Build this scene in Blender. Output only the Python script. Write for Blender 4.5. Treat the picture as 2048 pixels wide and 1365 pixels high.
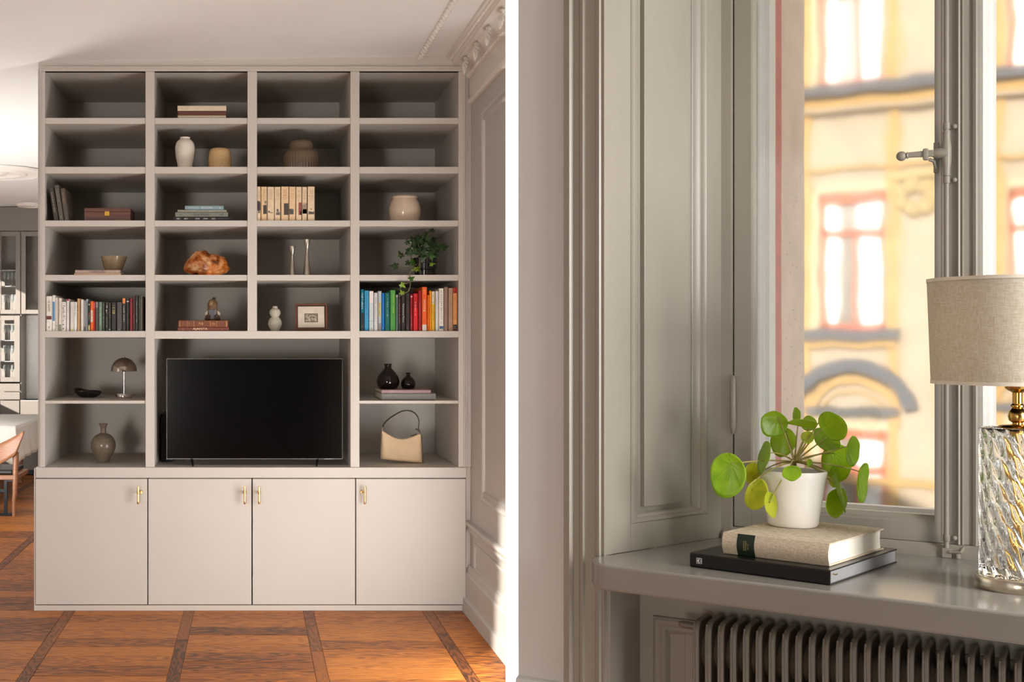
import bpy, math, random
from mathutils import Vector, Matrix
random.seed(7)
for _o in list(bpy.data.objects): bpy.data.objects.remove(_o)
SC = bpy.context.scene
COL = SC.collection
# ------------------------------------------------------------------ camera, world, sun, exposure
F, CX, CY, ZC = 2500.0, 503.0, 685.0, 1.432
cam_d = bpy.data.cameras.new('camera'); cam = bpy.data.objects.new('camera', cam_d); COL.objects.link(cam)
cam.location = (0, 0, ZC); cam.rotation_euler = (math.pi/2, 0, 0)
cam_d.sensor_width = 36; cam_d.lens = F/2048*36
cam_d.shift_x = (1024-CX)/2048; cam_d.shift_y = (CY-682.5)/2048
cam_d.clip_start = .05; cam_d.clip_end = 300
SC.camera = cam
wd = bpy.data.worlds.new('world'); SC.world = wd; wd.use_nodes = True
bgn = wd.node_tree.nodes['Background']; bgn.inputs[0].default_value = (1, 1, 1, 1); bgn.inputs[1].default_value = 1.08
SUN_EL = math.radians(15)
sdir = Vector((.558*math.cos(SUN_EL), .83*math.cos(SUN_EL), -math.sin(SUN_EL)))
sd = bpy.data.lights.new('sun', 'SUN'); so = bpy.data.objects.new('sun', sd); COL.objects.link(so)
sd.energy = 10.5; sd.angle = math.radians(.7); sd.color = (1, .95, .87)
so.rotation_euler = sdir.to_track_quat('-Z', 'Y').to_euler(); so.location = (-6, -8, 6)
def area(name, loc, tgt, sx, sy, power, col):
    l = bpy.data.lights.new(name, 'AREA'); l.shape = 'RECTANGLE'; l.size = sx; l.size_y = sy; l.energy = power; l.color = col
    o = bpy.data.objects.new(name, l); COL.objects.link(o); o.location = loc
    o.rotation_euler = (Vector(tgt)-Vector(loc)).to_track_quat('-Z', 'Y').to_euler(); return o
area('daylight_fill', (1.30, 4.95, .58), (-.4, 6.2, .60), 1.2, 1.0, 43, (1, .985, .955))      # added fill behind the partition, in place of low sun bounce; no real window
area('daylight_fill', (-3.15, 4.9, 1.3), (0, 5.9, 1.2), 1.5, 2.0, 7, (1, .985, .955))        # added fill at the left wall, where it has no opening
r_ = area('daylight_fill', (-2.4, -3.9, .9), (.1, 6.7, .9), 1.3, 1.2, 20, (1, .94, .86)); r_.data.spread = math.radians(50)  # added frontal fill for the shelf cells, spread narrowed to spare the niche
area('daylight_fill', tuple(Vector((.834, 2.94, 1.65))+Vector((.8216, -.5701, 0))*2.85-Vector((.5701, .8216, 0))*.5+Vector((0, 0, .1))), (1.05, 3.0, 1.25), .9, 1.7, 118, (1, .985, .965))      # next window beside the niche
area('daylight_fill', (-2.95, 8.7, .4), (-2.3, 9.4, 2.9), 1.2, 1.2, 135, (1, .985, .965))     # added upward fill for the dining room ceiling, in place of floor bounce
SC.view_settings.view_transform = 'Standard'; SC.view_settings.look = 'None'
SC.view_settings.gamma = 1; SC.view_settings.use_curve_mapping = False
SC.view_settings.exposure = 0.0
# ------------------------------------------------------------------ helpers
def lin(c):
    c = c/255.0
    return c/12.92 if c <= .04045 else ((c+.055)/1.055)**2.4
def rgb(c): return (lin(c[0]), lin(c[1]), lin(c[2]), 1)
_mc = {}
def pbr(c, rough=.5, metal=0., var=.07, scale=25., bump=0., bscale=120., trans=0., ior=1.45, coat=0., sss=0., c2=None, name=None, em=None, stretch=None):
    key = (tuple(c), rough, metal, var, scale, bump, bscale, trans, ior, coat, sss, c2, name, em, stretch)
    if key in _mc: return _mc[key]
    m = bpy.data.materials.new(name or 'mat_%02x%02x%02x' % tuple(int(v) for v in c[:3])); m.use_nodes = True
    nt = m.node_tree; N = nt.nodes; L = nt.links; b = N['Principled BSDF']
    b.inputs['Roughness'].default_value = rough; b.inputs['Metallic'].default_value = metal
    b.inputs['Transmission Weight'].default_value = trans; b.inputs['IOR'].default_value = ior
    b.inputs['Coat Weight'].default_value = coat
    if sss: b.inputs['Subsurface Weight'].default_value = sss; b.inputs['Subsurface Radius'].default_value = (.02, .012, .006)
    if em: b.inputs['Emission Color'].default_value = rgb(c); b.inputs['Emission Strength'].default_value = em
    tc = N.new('ShaderNodeTexCoord'); mp = N.new('ShaderNodeMapping'); L.new(tc.outputs['Object'], mp.inputs[0])
    if stretch: mp.inputs['Scale'].default_value = stretch
    no = N.new('ShaderNodeTexNoise'); no.inputs['Scale'].default_value = scale; no.inputs['Detail'].default_value = 4
    L.new(mp.outputs[0], no.inputs['Vector'])
    cr = N.new('ShaderNodeValToRGB'); base = rgb(c)
    if c2: a_, b_ = base, rgb(c2)
    else: a_ = tuple(v*(1-var) for v in base[:3])+(1,); b_ = tuple(min(1, v*(1+var)) for v in base[:3])+(1,)
    cr.color_ramp.elements[0].position = .35; cr.color_ramp.elements[1].position = .65
    cr.color_ramp.elements[0].color = a_; cr.color_ramp.elements[1].color = b_
    L.new(no.outputs['Fac'], cr.inputs[0]); L.new(cr.outputs[0], b.inputs['Base Color'])
    if bump:
        n2 = N.new('ShaderNodeTexNoise'); n2.inputs['Scale'].default_value = bscale; n2.inputs['Detail'].default_value = 3
        L.new(mp.outputs[0], n2.inputs['Vector'])
        bp = N.new('ShaderNodeBump'); bp.inputs['Strength'].default_value = bump; bp.inputs['Distance'].default_value = .002
        L.new(n2.outputs['Fac'], bp.inputs['Height']); L.new(bp.outputs[0], b.inputs['Normal'])
    _mc[key] = m; return m
def linen_mat(name, c, c2, sc=700., trans=0.):
    m = bpy.data.materials.new(name); m.use_nodes = True; nt = m.node_tree; N = nt.nodes; L = nt.links; b = N['Principled BSDF']
    b.inputs['Roughness'].default_value = .85
    tc = N.new('ShaderNodeTexCoord'); fac = []
    for st in ((.12, .12, 1), (1, 1, .1)):
        mp = N.new('ShaderNodeMapping'); mp.inputs['Scale'].default_value = st; L.new(tc.outputs['Object'], mp.inputs[0])
        no = N.new('ShaderNodeTexNoise'); no.inputs['Scale'].default_value = sc; no.inputs['Detail'].default_value = 2
        L.new(mp.outputs[0], no.inputs['Vector']); fac.append(no)
    ad = N.new('ShaderNodeMath'); ad.operation = 'ADD'; L.new(fac[0].outputs['Fac'], ad.inputs[0]); L.new(fac[1].outputs['Fac'], ad.inputs[1])
    hf = N.new('ShaderNodeMath'); hf.operation = 'MULTIPLY'; hf.inputs[1].default_value = .5; L.new(ad.outputs[0], hf.inputs[0])
    cr = N.new('ShaderNodeValToRGB'); cr.color_ramp.elements[0].position = .38; cr.color_ramp.elements[1].position = .6
    cr.color_ramp.elements[0].color = rgb(c2); cr.color_ramp.elements[1].color = rgb(c)
    L.new(hf.outputs[0], cr.inputs[0]); L.new(cr.outputs[0], b.inputs['Base Color'])
    bp = N.new('ShaderNodeBump'); bp.inputs['Strength'].default_value = .4; bp.inputs['Distance'].default_value = .001
    L.new(hf.outputs[0], bp.inputs['Height']); L.new(bp.outputs[0], b.inputs['Normal'])
    if trans:
        tr = N.new('ShaderNodeBsdfTranslucent'); L.new(cr.outputs[0], tr.inputs[0])
        mx = N.new('ShaderNodeMixShader'); mx.inputs[0].default_value = trans; out = N['Material Output']
        L.new(b.outputs[0], mx.inputs[1]); L.new(tr.outputs[0], mx.inputs[2]); L.new(mx.outputs[0], out.inputs[0])
    return m
def oak_mat(name, dark, mid, light, rough=.38):
    m = bpy.data.materials.new(name); m.use_nodes = True; nt = m.node_tree; N = nt.nodes; L = nt.links; b = N['Principled BSDF']
    tc = N.new('ShaderNodeTexCoord'); oi = N.new('ShaderNodeObjectInfo')
    ml = N.new('ShaderNodeMath'); ml.operation = 'MULTIPLY'; ml.inputs[1].default_value = 37.
    L.new(oi.outputs['Random'], ml.inputs[0])
    cx = N.new('ShaderNodeCombineXYZ'); L.new(ml.outputs[0], cx.inputs[0]); L.new(ml.outputs[0], cx.inputs[1])
    ad = N.new('ShaderNodeVectorMath'); ad.operation = 'ADD'; L.new(tc.outputs['Object'], ad.inputs[0]); L.new(cx.outputs[0], ad.inputs[1])
    mp = N.new('ShaderNodeMapping'); mp.inputs['Scale'].default_value = (1.6, 9, 9); L.new(ad.outputs[0], mp.inputs[0])
    n1 = N.new('ShaderNodeTexNoise'); n1.inputs['Scale'].default_value = 1.3; n1.inputs['Detail'].default_value = 2; L.new(mp.outputs[0], n1.inputs['Vector'])
    m1 = N.new('ShaderNodeMath'); m1.operation = 'MULTIPLY'; m1.inputs[1].default_value = 70.; L.new(n1.outputs['Fac'], m1.inputs[0])
    sn = N.new('ShaderNodeMath'); sn.operation = 'SINE'; L.new(m1.outputs[0], sn.inputs[0])
    mp2 = N.new('ShaderNodeMapping'); mp2.inputs['Scale'].default_value = (14, 260, 50); L.new(ad.outputs[0], mp2.inputs[0])
    n2 = N.new('ShaderNodeTexNoise'); n2.inputs['Scale'].default_value = 1.; n2.inputs['Detail'].default_value = 3; L.new(mp2.outputs[0], n2.inputs['Vector'])
    m2 = N.new('ShaderNodeMath'); m2.operation = 'MULTIPLY_ADD'; m2.inputs[1].default_value = .2; m2.inputs[2].default_value = .0; L.new(sn.outputs[0], m2.inputs[0])
    m3 = N.new('ShaderNodeMath'); m3.operation = 'ADD'; L.new(m2.outputs[0], m3.inputs[0]); L.new(n2.outputs['Fac'], m3.inputs[1])
    m4 = N.new('ShaderNodeMath'); m4.operation = 'MULTIPLY_ADD'; m4.inputs[1].default_value = .5; L.new(oi.outputs['Random'], m4.inputs[0]); L.new(m3.outputs[0], m4.inputs[2])
    cr = N.new('ShaderNodeValToRGB'); cr.color_ramp.elements[0].position = .34; cr.color_ramp.elements[0].color = rgb(dark)
    cr.color_ramp.elements[1].position = 1.; cr.color_ramp.elements[1].color = rgb(light)
    e = cr.color_ramp.elements.new(.66); e.color = rgb(mid)
    L.new(m4.outputs[0], cr.inputs[0]); L.new(cr.outputs[0], b.inputs['Base Color']); b.inputs['Roughness'].default_value = rough
    bp = N.new('ShaderNodeBump'); bp.inputs['Strength'].default_value = .15; bp.inputs['Distance'].default_value = .001
    L.new(n2.outputs['Fac'], bp.inputs['Height']); L.new(bp.outputs[0], b.inputs['Normal'])
    return m
WL = {}
class MB:
    def __init__(s): s.v = []; s.f = []
    def add(s, vs, fs, M=None):
        n = len(s.v)
        for p in vs:
            p = Vector(p); s.v.append(M @ p if M is not None else p)
        s.f += [tuple(i+n for i in f) for f in fs]; return s
    def box(s, x0, x1, y0, y1, z0, z1, M=None):
        vs = [(x, y, z) for z in (z0, z1) for y in (y0, y1) for x in (x0, x1)]
        return s.add(vs, [(0, 2, 3, 1), (4, 5, 7, 6), (0, 1, 5, 4), (2, 6, 7, 3), (0, 4, 6, 2), (1, 3, 7, 5)], M)
    def ext(s, poly, vec, M=None):
        """closed polygon of 3D points extruded by vec"""
        n = len(poly); vec = Vector(vec); a = [Vector(p) for p in poly]
        vs = a+[p+vec for p in a]
        fs = [tuple(range(n))[::-1], tuple(range(n, 2*n))]+[(i, (i+1) % n, (i+1) % n+n, i+n) for i in range(n)]
        return s.add(vs, fs, M)
    def prism(s, pts, z0, z1, M=None): return s.ext([(x, y, z0) for x, y in pts], (0, 0, z1-z0), M)
    def lathe(s, prof, c=(0, 0, 0), seg=32, M=None, fr=None, sx=1, sy=1):
        vs = []; fs = []; c = Vector(c)
        for (r, z) in prof:
            for k in range(seg):
                a = 2*math.pi*k/seg; rr = r*(fr(a, z) if fr else 1)
                vs.append(c+Vector((rr*math.cos(a)*sx, rr*math.sin(a)*sy, z)))
        for i in range(len(prof)-1):
            for k in range(seg):
                k2 = (k+1) % seg
                fs.append((i*seg+k, i*seg+k2, (i+1)*seg+k2, (i+1)*seg+k))
        if prof[0][0] > 1e-5: fs.append(tuple(range(seg))[::-1])
        if prof[-1][0] > 1e-5: fs.append(tuple((len(prof)-1)*seg+k for k in range(seg)))
        return s.add(vs, fs, M)
    def tube(s, pts, rad, seg=8, M=None):
        pts = [Vector(p) for p in pts]; n = len(pts)
        if not isinstance(rad, (list, tuple)): rad = [rad]*n
        vs = []; fs = []; up = None
        for i, p in enumerate(pts):
            t = (pts[min(i+1, n-1)]-pts[max(i-1, 0)]).normalized()
            if up is None:
                up = Vector((0, 0, 1)) if abs(t.z) < .9 else Vector((1, 0, 0))
            a = (up-t*up.dot(t)).normalized(); b = t.cross(a); up = a
            for k in range(seg):
                w = 2*math.pi*k/seg; vs.append(p+(a*math.cos(w)+b*math.sin(w))*rad[i])
        for i in range(n-1):
            for k in range(seg):
                k2 = (k+1) % seg; fs.append((i*seg+k, i*seg+k2, (i+1)*seg+k2, (i+1)*seg+k))
        fs.append(tuple(range(seg))[::-1]); fs.append(tuple((n-1)*seg+k for k in range(seg)))
        return s.add(vs, fs, M)
    def ball(s, c, r, seg=16, rings=10, M=None, fn=None):
        r = (r, r, r) if not isinstance(r, (tuple, list)) else r; vs = []; fs = []
        for i in range(rings+1):
            th = math.pi*i/rings
            for k in range(seg):
                ph = 2*math.pi*k/seg; d = Vector((math.sin(th)*math.cos(ph), math.sin(th)*math.sin(ph), math.cos(th)))
                q = fn(d) if fn else 1
                vs.append((c[0]+d.x*r[0]*q, c[1]+d.y*r[1]*q, c[2]+d.z*r[2]*q))
        for i in range(rings):
            for k in range(seg):
                k2 = (k+1) % seg; fs.append((i*seg+k, (i+1)*seg+k, (i+1)*seg+k2, i*seg+k2))
        return s.add(vs, fs, M)
    def grid(s, nu, nv, fn, M=None):
        vs = [fn(i/nu, j/nv) for j in range(nv+1) for i in range(nu+1)]
        fs = [(j*(nu+1)+i, j*(nu+1)+i+1, (j+1)*(nu+1)+i+1, (j+1)*(nu+1)+i) for j in range(nv) for i in range(nu)]
        return s.add(vs, fs, M)
    def build(s, name, mat, parent=None, smooth=False, bevel=0, seg=2, solid=0, keep=False, subd=0):
        me = bpy.data.meshes.new(name); off = Vector((0, 0, 0))
        if parent is None and not keep and s.v:
            xs = [p.x for p in s.v]; ys = [p.y for p in s.v]; zs = [p.z for p in s.v]
            off = Vector(((min(xs)+max(xs))/2, (min(ys)+max(ys))/2, min(zs)))
        me.from_pydata([tuple(p-off) for p in s.v], [], s.f); me.validate(); me.update()
        return link(name, me, mat, parent, smooth, bevel, seg, solid, off, subd)
def link(name, me, mat, parent=None, smooth=False, bevel=0, seg=2, solid=0, off=Vector((0, 0, 0)), subd=0):
    if mat is not None and not me.materials: me.materials.append(mat)
    if smooth:
        for p in me.polygons: p.use_smooth = True
        try: me.set_sharp_from_angle(angle=math.radians(smooth if smooth is not True else 40))
        except Exception: pass
    o = bpy.data.objects.new(name, me); COL.objects.link(o); o.location = off; WL[o.name] = Vector(off)
    if parent is not None:
        o.parent = parent; o.matrix_parent_inverse = Matrix.Translation(-WL.get(parent.name, Vector((0, 0, 0))))
    if solid:
        q = o.modifiers.new('s', 'SOLIDIFY'); q.thickness = solid; q.offset = 0
    if subd:
        q = o.modifiers.new('u', 'SUBSURF'); q.levels = subd; q.render_levels = subd
    if bevel:
        q = o.modifiers.new('b', 'BEVEL'); q.width = bevel; q.segments = seg; q.limit_method = 'ANGLE'; q.angle_limit = math.radians(35)
        q.harden_normals = False
    return o
def root(name, label, cat, loc, group=None):
    o = bpy.data.objects.new(name, None); COL.objects.link(o); o.location = loc; o.empty_display_size = .05
    WL[o.name] = Vector(loc); return tag(o, label, cat, group)
def tag(o, label, cat, group=None, kind=None):
    o['label'] = label; o['category'] = cat
    if group: o['group'] = group
    if kind: o['kind'] = kind
    return o
def struct(o, label=None):
    o['kind'] = 'structure'
    if label: o['label'] = label
    return o
def text(body, M, mat, parent, h=None, w=None, name='lettering', thick=.0003, bold=0., align='C'):
    """M maps text plane (x right, y up) to world, origin at its centre; h = cap height, w = total width"""
    cu = bpy.data.curves.new('t', 'FONT'); cu.body = body; cu.size = 1; cu.resolution_u = 2; cu.offset = bold
    ob = bpy.data.objects.new('t', cu); me = bpy.data.meshes.new_from_object(ob); bpy.data.objects.remove(ob)
    xs = [v.co.x for v in me.vertices]; ys = [v.co.y for v in me.vertices]
    x0, x1, y0, y1 = min(xs), max(xs), min(ys), max(ys)
    sy = h/.7 if h else w/(x1-x0); sx = w/(x1-x0) if w else sy
    for v in me.vertices:
        v.co = M @ Vector(((v.co.x-(x0+x1)/2)*sx, (v.co.y-(y0+y1)/2)*sy, thick))
    return link(name, me, mat, parent)
def marks(n, L, h, M, mat, parent, name='lettering', thick=.0003):
    """a run of print too small to read: short uneven strokes, M as in text()"""
    mb = MB(); x = -L/2; rnd = random.Random(n*131+int(L*1e5)); st = L/n
    for i in range(n):
        if rnd.random() < .87:
            w = st*rnd.uniform(.45, .8); hh = h*rnd.uniform(.55, 1)
            mb.box(x+st*.1, x+st*.1+w*.3, -h/2, -h/2+hh, 0, thick, M)
            mb.box(x+st*.1+w*.3, x+st*.1+w, -h/2+hh*rnd.choice((0, .4, .8)), -h/2+hh*rnd.choice((.85, 1)), 0, thick, M)
        x += st
    return mb.build(name, mat, parent)
def basis(o, ex, ey, ez):
    M = Matrix.Identity(4)
    for i, e in enumerate((ex, ey, ez)):
        for j in range(3): M[j][i] = e[j]
    for j in range(3): M[j][3] = o[j]
    return M
def W(px, py, Y): return Vector(((px-CX)/F*Y, Y, ZC-(py-CY)/F*Y))
def circ(a, b, Y):
    """round thing whose silhouette spans pixel columns a..b, axis at depth Y -> x, r"""
    t0, t1 = math.atan((a-CX)/F), math.atan((b-CX)/F); ph = (t0+t1)/2
    return Y*math.tan(ph), Y/math.cos(ph)*math.sin((t1-t0)/2)
YB = 20/3.0                                     # front plane of the bookcase, 375 px per metre
def X4(px, Y=YB): return (px-CX)/F*Y
def Z4(py, Y=YB): return ZC-(py-CY)/F*Y
CEIL = Z4(119); XR = X4(942)
def CZ(x): return Z4(125)+(x-X4(75))*.0157
# ------------------------------------------------------------------ materials
M_CAB = pbr((204, 197, 189), .42, var=.015, scale=3, bump=.03, bscale=300, name='taupe_cabinet_paint')
M_WALL = pbr((194, 190, 184), .6, var=.02, scale=2, bump=.08, bscale=180, name='greige_wall_paint')
M_CEIL = pbr((232, 230, 226), .85, var=.015, scale=2, bump=.1, bscale=40, name='ceiling_plaster')
M_COR = pbr((226, 219, 211), .8, var=.02, scale=6, bump=.15, bscale=90, name='cornice_plaster')
M_WHITE = pbr((250, 250, 248), .7, var=.01, name='white_paint')
M_WIN = pbr((148, 141, 129), .35, var=.04, scale=9, bump=.22, bscale=45, name='grey_gloss_joinery_paint', stretch=(1, 1, .25))
M_WIN2 = pbr((118, 108, 95), .4, var=.04, scale=9, bump=.15, bscale=60, name='grey_radiator_paint')
M_SILL = pbr((142, 137, 129), .16, var=.03, scale=5, bump=.06, bscale=40, name='grey_sill_paint')
M_WW = pbr((238, 236, 230), .45, var=.02, bump=.1, name='white_sash_paint')
M_OAK = oak_mat('oiled_oak', (74, 34, 8), (144, 78, 22), (188, 114, 42), .5)
M_OAKB = oak_mat('oiled_oak_band', (60, 29, 9), (114, 60, 20), (148, 84, 28), .5)
M_PAGE = pbr((225, 215, 196), .9, var=.05, scale=400, bump=.2, bscale=900, name='paper_edges', stretch=(1, .02, 1))
M_BRASS = pbr((214, 170, 92), .22, 1., name='polished_brass')
M_BRASS2 = pbr((226, 190, 135), .3, 1., name='satin_brass')
M_CHROME = pbr((215, 210, 205), .12, 1., name='brushed_chrome')
# ================================================================== THE ROOM SHELL
XL = -3.2
floor = struct(MB().box(-6, XR+.03, -6, 18, -.2, -.012).build('floor', pbr((60, 34, 18), .6, name='floor_joint_dark'), keep=True), 'oak parquet floor laid in panels between darker bands')
BS = .635; b0 = X4(140)+.0; BW = .055
pm = {}
def plank(x0, x1, y0, y1, mat, rot=False, dz=0.):
    w, d = x1-x0-.002, y1-y0-.003
    key = (round(w, 3), round(d, 3), mat.name, rot)
    if key not in pm:
        a, b = (d/2, w/2) if rot else (w/2, d/2)
        mb = MB(); e = .0012
        mb.add([(-a, -b, -.012), (a, -b, -.012), (a, b, -.012), (-a, b, -.012), (-a, -b, -e), (a, -b, -e), (a, b, -e), (-a, b, -e),
                (-a+e, -b+e, 0), (a-e, -b+e, 0), (a-e, b-e, 0), (-a+e, b-e, 0)],
               [(0, 1, 5, 4), (1, 2, 6, 5), (2, 3, 7, 6), (3, 0, 4, 7), (4, 5, 9, 8), (5, 6, 10, 9), (6, 7, 11, 10), (7, 4, 8, 11), (8, 9, 10, 11)])
        me = bpy.data.meshes.new('plank'); me.from_pydata([tuple(v) for v in mb.v], [], mb.f); me.materials.append(mat); pm[key] = me
    o = bpy.data.objects.new('plank', pm[key]); COL.objects.link(o); o.parent = floor
    o.location = ((x0+x1)/2, (y0+y1)/2, dz)
    if rot: o.rotation_euler = (0, 0, math.pi/2)
    return o
def col_band(i): return b0+i*BS
PD = .172
for i in range(-3, 4):
    xb = col_band(i); near = -1 <= i <= 3
    y0 = 4.5 if near else 8.2
    y1 = 6.9 if i >= 0 else 13.3
    if i == -1: y0 = 4.9
    y = y0+(i*.37 % .6)
    if i > -3:
        while y < y1:
            L = 1.15 if near else 1.7
            plank(xb-BW/2, xb+BW/2, y, min(y+L, y1+.4), M_OAKB, True); y += L
    xs0, xs1 = xb+BW/2, xb+BS-BW/2
    if i == 3: xs1 = XR+.005
    y = (4.5 if near else 6.5)+(i*.061 % .17)
    k = 0
    while y < y1:
        plank(xs0, xs1, y, y+PD, M_OAK, False, random.uniform(-.0006, .0006)); y += PD; k += 1
# far and unseen remainder of the floor: one sheet just under the plank tops
MB().box(-6, XR+.03, -6, 18, -.0119, -.004).build('floor_boards', pbr((158, 94, 48), .4, var=.2, scale=6, name='oak_far', c2=(120, 66, 32), stretch=(1, 9, 1)), floor)
cpl = [(XL-.2, -4), (XR+.03, -4), (XR+.03, 4.1), (.2032*4.1, 4.1), (XR, 5.762), (XR+.03, 5.92), (XR+.03, 15), (XL-.2, 15)]
nc = len(cpl)
ceil = struct(MB().add([(x, y, CZ(x)) for x, y in cpl]+[(x, y, CEIL+.3) for x, y in cpl], [tuple(range(nc)), tuple(range(nc, 2*nc))[::-1]]+[(i, i+nc, (i+1) % nc+nc, (i+1) % nc) for i in range(nc)]).build('ceiling', M_CEIL, keep=True), 'smooth off-white plaster ceiling')
struct(MB().prism([(XR+.02, -4), (4.6, -4), (4.6, .9), (2.9, 1.75), (.66, 3.3), (XR+.02, 3.5)], CEIL+.02, CEIL+.3).build('trim_9', M_CEIL, keep=True), 'ceiling beside the window niche')
# left wall with two sun openings (never in view)
def wall_with_holes(name, x0, x1, ya, yb, holes, mat, z1=CEIL):
    mb = MB(); y = ya
    for (h0, h1, za, zb) in holes:
        mb.box(x0, x1, y, h0, 0, z1); mb.box(x0, x1, h0, h1, 0, za); mb.box(x0, x1, h0, h1, zb, z1); y = h1
    mb.box(x0, x1, y, yb, 0, z1)
    return struct(mb.build(name, mat, keep=True))
wall_with_holes('wall_left', XL-.02, XL, -12, 15, [(-2.55, -.62, .5, 2.77), (11.15, 13.25, 1.0, 2.33)], M_WALL)['label'] = 'long window wall on the left side of the room'
struct(MB().box(XL, 0, 13.8+.6, 14.6, 0, CEIL).build('wall_back', pbr((92, 84, 78), .6, name='dark_kitchen_wall'), keep=True), 'dark taupe wall behind the kitchen cabinets')
struct(MB().box(X4(80), XR+.2, YB+.88, YB+1.05, 0, CEIL).build('wall_partition', M_WALL, keep=True), 'wall the bookcase is built against')
struct(MB().box(0, .1, YB+1.05, 14.4, 0, CEIL).build('wall_kitchen', M_CEIL, keep=True), 'white kitchen side wall hidden behind the bookcase')
struct(MB().box(-3.2, 3.6, -4.2, -4, 0, CEIL+.05).build('wall_front', pbr((96, 90, 84), .8, name='dark_rear_wall'), keep=True), 'dark unseen wall added behind the viewer to keep light out')  # unseen, added to shut out sky light and darken the television's reflection
struct(MB().box(3.4, 3.6, -4, 1.6, 0, CEIL+.05).build('wall_side', M_WALL, keep=True), 'wall at the far right of the viewer')  # added out of view to block sky light from the sill and radiator
# right wall of the bookcase room
YW = 5.762
rw = struct(MB().prism([(XR, YW), (XR, YB+1.05), (XR+.05, YB+1.05), (XR+.05, YW+.26)], 0, CEIL+.03).build('wall_right', M_WALL, keep=True), 'greige panelled wall right of the bookcase')
def fy(px): return XR*F/(px-CX)             # depth on the right wall seen at a pixel column
def ring(mb, y0, y1, z0, z1, prof):
    """mitred rectangular moulding on the right wall; prof = (inset, protrusion) list"""
    n = len(prof); vs = []; fs = []
    for (a, b) in ((0, 0), (1, 0), (1, 1), (0, 1)):
        for (i, p) in prof:
            vs.append((XR-p, y1-i if a else (XR-p)*YW/XR+.001, z1-i if b else z0+i))
    for c in range(3):
        for k in range(n-1):
            a = c*n+k; b = ((c+1) % 4)*n+k; fs.append((a, a+1, b+1, b))
    mb.add(vs, fs)
PR = [(0, 0), (.002, .008), (.012, .014), (.022, .012), (.028, .006), (.045, .008), (.052, .013), (.058, .004), (.06, 0)]
mb = MB(); yA = fy(966)
ring(mb, YW-.055, yA, Z4(1004, yA), Z4(222, yA), PR)
struct(mb.build('trim_1', M_WALL, keep=True, smooth=35), 'tall rectangular panel moulding on the right wall')
mb = MB(); zr = Z4(1146); zc = Z4(1062)
ring(mb, YW-.055, YB-.12, zr+.03, zc-.045, [(0, 0), (.002, .006), (.01, .01), (.02, .008), (.026, 0)])
struct(mb.build('trim_2', M_WALL, keep=True, smooth=35), 'low dado panel moulding on the right wall')
def mitre(prof, y1):
    n = len(prof); v = [(x, y1, z) for x, z in prof]+[(x, x*YW/XR+.001, z) for x, z in prof]
    return MB().add(v, [tuple(range(n))[::-1], tuple(range(n, 2*n))]+[(i, (i+1) % n, (i+1) % n+n, i+n) for i in range(n)])
def run_profile(name, prof, y0, y1, mat, label):
    return struct(mitre(prof, y1).build(name, mat, keep=True, smooth=35), label)
zc = Z4(1042)
run_profile('trim_3', [(XR, zc), (XR-.03, zc), (XR-.034, zc-.008), (XR-.032, zc-.018), (XR-.022, zc-.026), (XR-.018, zc-.036), (XR-.024, zc-.044), (XR-.02, zc-.054), (XR-.01, zc-.06), (XR, zc-.062)], 3.7, YB, M_WALL, 'chair rail on the right wall')
zb = Z4(1130)
run_profile('baseboard_right', [(XR, zb), (XR-.012, zb), (XR-.016, zb-.01), (XR-.022, zb-.02), (XR-.021, zb-.036), (XR-.03, zb-.046), (XR-.03, .075), (XR-.045, .07), (XR-.048, 0), (XR, 0)], 3.7, YB, M_WALL, 'tall stepped baseboard on the right wall')
# cornice
def C4(px, py): return (X4(px), Z4(py))
cp = [(892, 112.6), (894, 117.2), (898, 116.6), (899.5, 120), (903, 121), (904, 124.8), (907.5, 128.5), (906.5, 130), (910, 131), (918.5, 131.6), (925.5, 137.5), (929, 144), (931.7, 151), (933.2, 156), (937.5, 159), (939.2, 195), (935.6, 200), (934.6, 205), (936.4, 209), (939.6, 210.4)]
prof = [C4(*p) for p in cp]; prof = [(prof[0][0], CEIL+.06)]+prof+[(XR+.02, prof[-1][1]), (XR+.02, CEIL+.06)]
cor = struct(mitre(prof, YB-.001).build('trim_4', M_COR, keep=True, smooth=30), 'white plaster cornice along the right wall')
bx = X4(840); mb = MB(); mb.lathe([(.011, 0), (.011, 3.0)], seg=12, M=basis((bx, YB-.002, CZ(bx)-.004), (1, 0, 0), (0, 0, 1), (0, -1, 0)), fr=lambda a, z: 1)
rb = struct(mb.build('trim_5', M_COR, keep=True, smooth=True), 'slim roped bead across the ceiling')
mb = MB()
for i in range(60):
    y = YB-.01-i*.03; mb.ball((bx+(.004 if i % 2 else -.004), y, CZ(bx)-.008), (.013, .012, .012), 8, 5)
o = mb.build('rope_twist', M_COR, rb, smooth=True); o['kind'] = 'stuff'
for i in range(4):
    yc = YB-.22-i*.31
    mb = MB(); c = Vector((X4(922), yc, Z4(139)))
    for k in range(7):
        a = (k-3)/3*1.1; d = Vector((-.45*math.cos(a)*.3, math.sin(a), -math.cos(a)*.9)).normalized()
        pts = [c+d*(.012+j*.012)+Vector((-.012-.004*math.sin(j), 0, 0)) for j in range(6)]
        mb.tube(pts, [.003, .006, .007, .007, .005, .002], 6)
    mb.ball((c.x-.012, c.y, c.z+.008), (.014, .02, .012), 10, 6)
    o = mb.build('acanthus_leaf', M_COR, cor, smooth=True)
for i in range(40):
    pass
mb = MB()
for i in range(44):
    y = YB-.015-i*.022; mb.ball((X4(900.5), y, Z4(120.5)), (.007, .008, .006), 6, 4); mb.ball((X4(932.6), y, Z4(154.5)), (.006, .008, .006), 6, 4)
o = mb.build('pearl_beads', M_COR, cor, smooth=True); o['kind'] = 'stuff'
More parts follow.
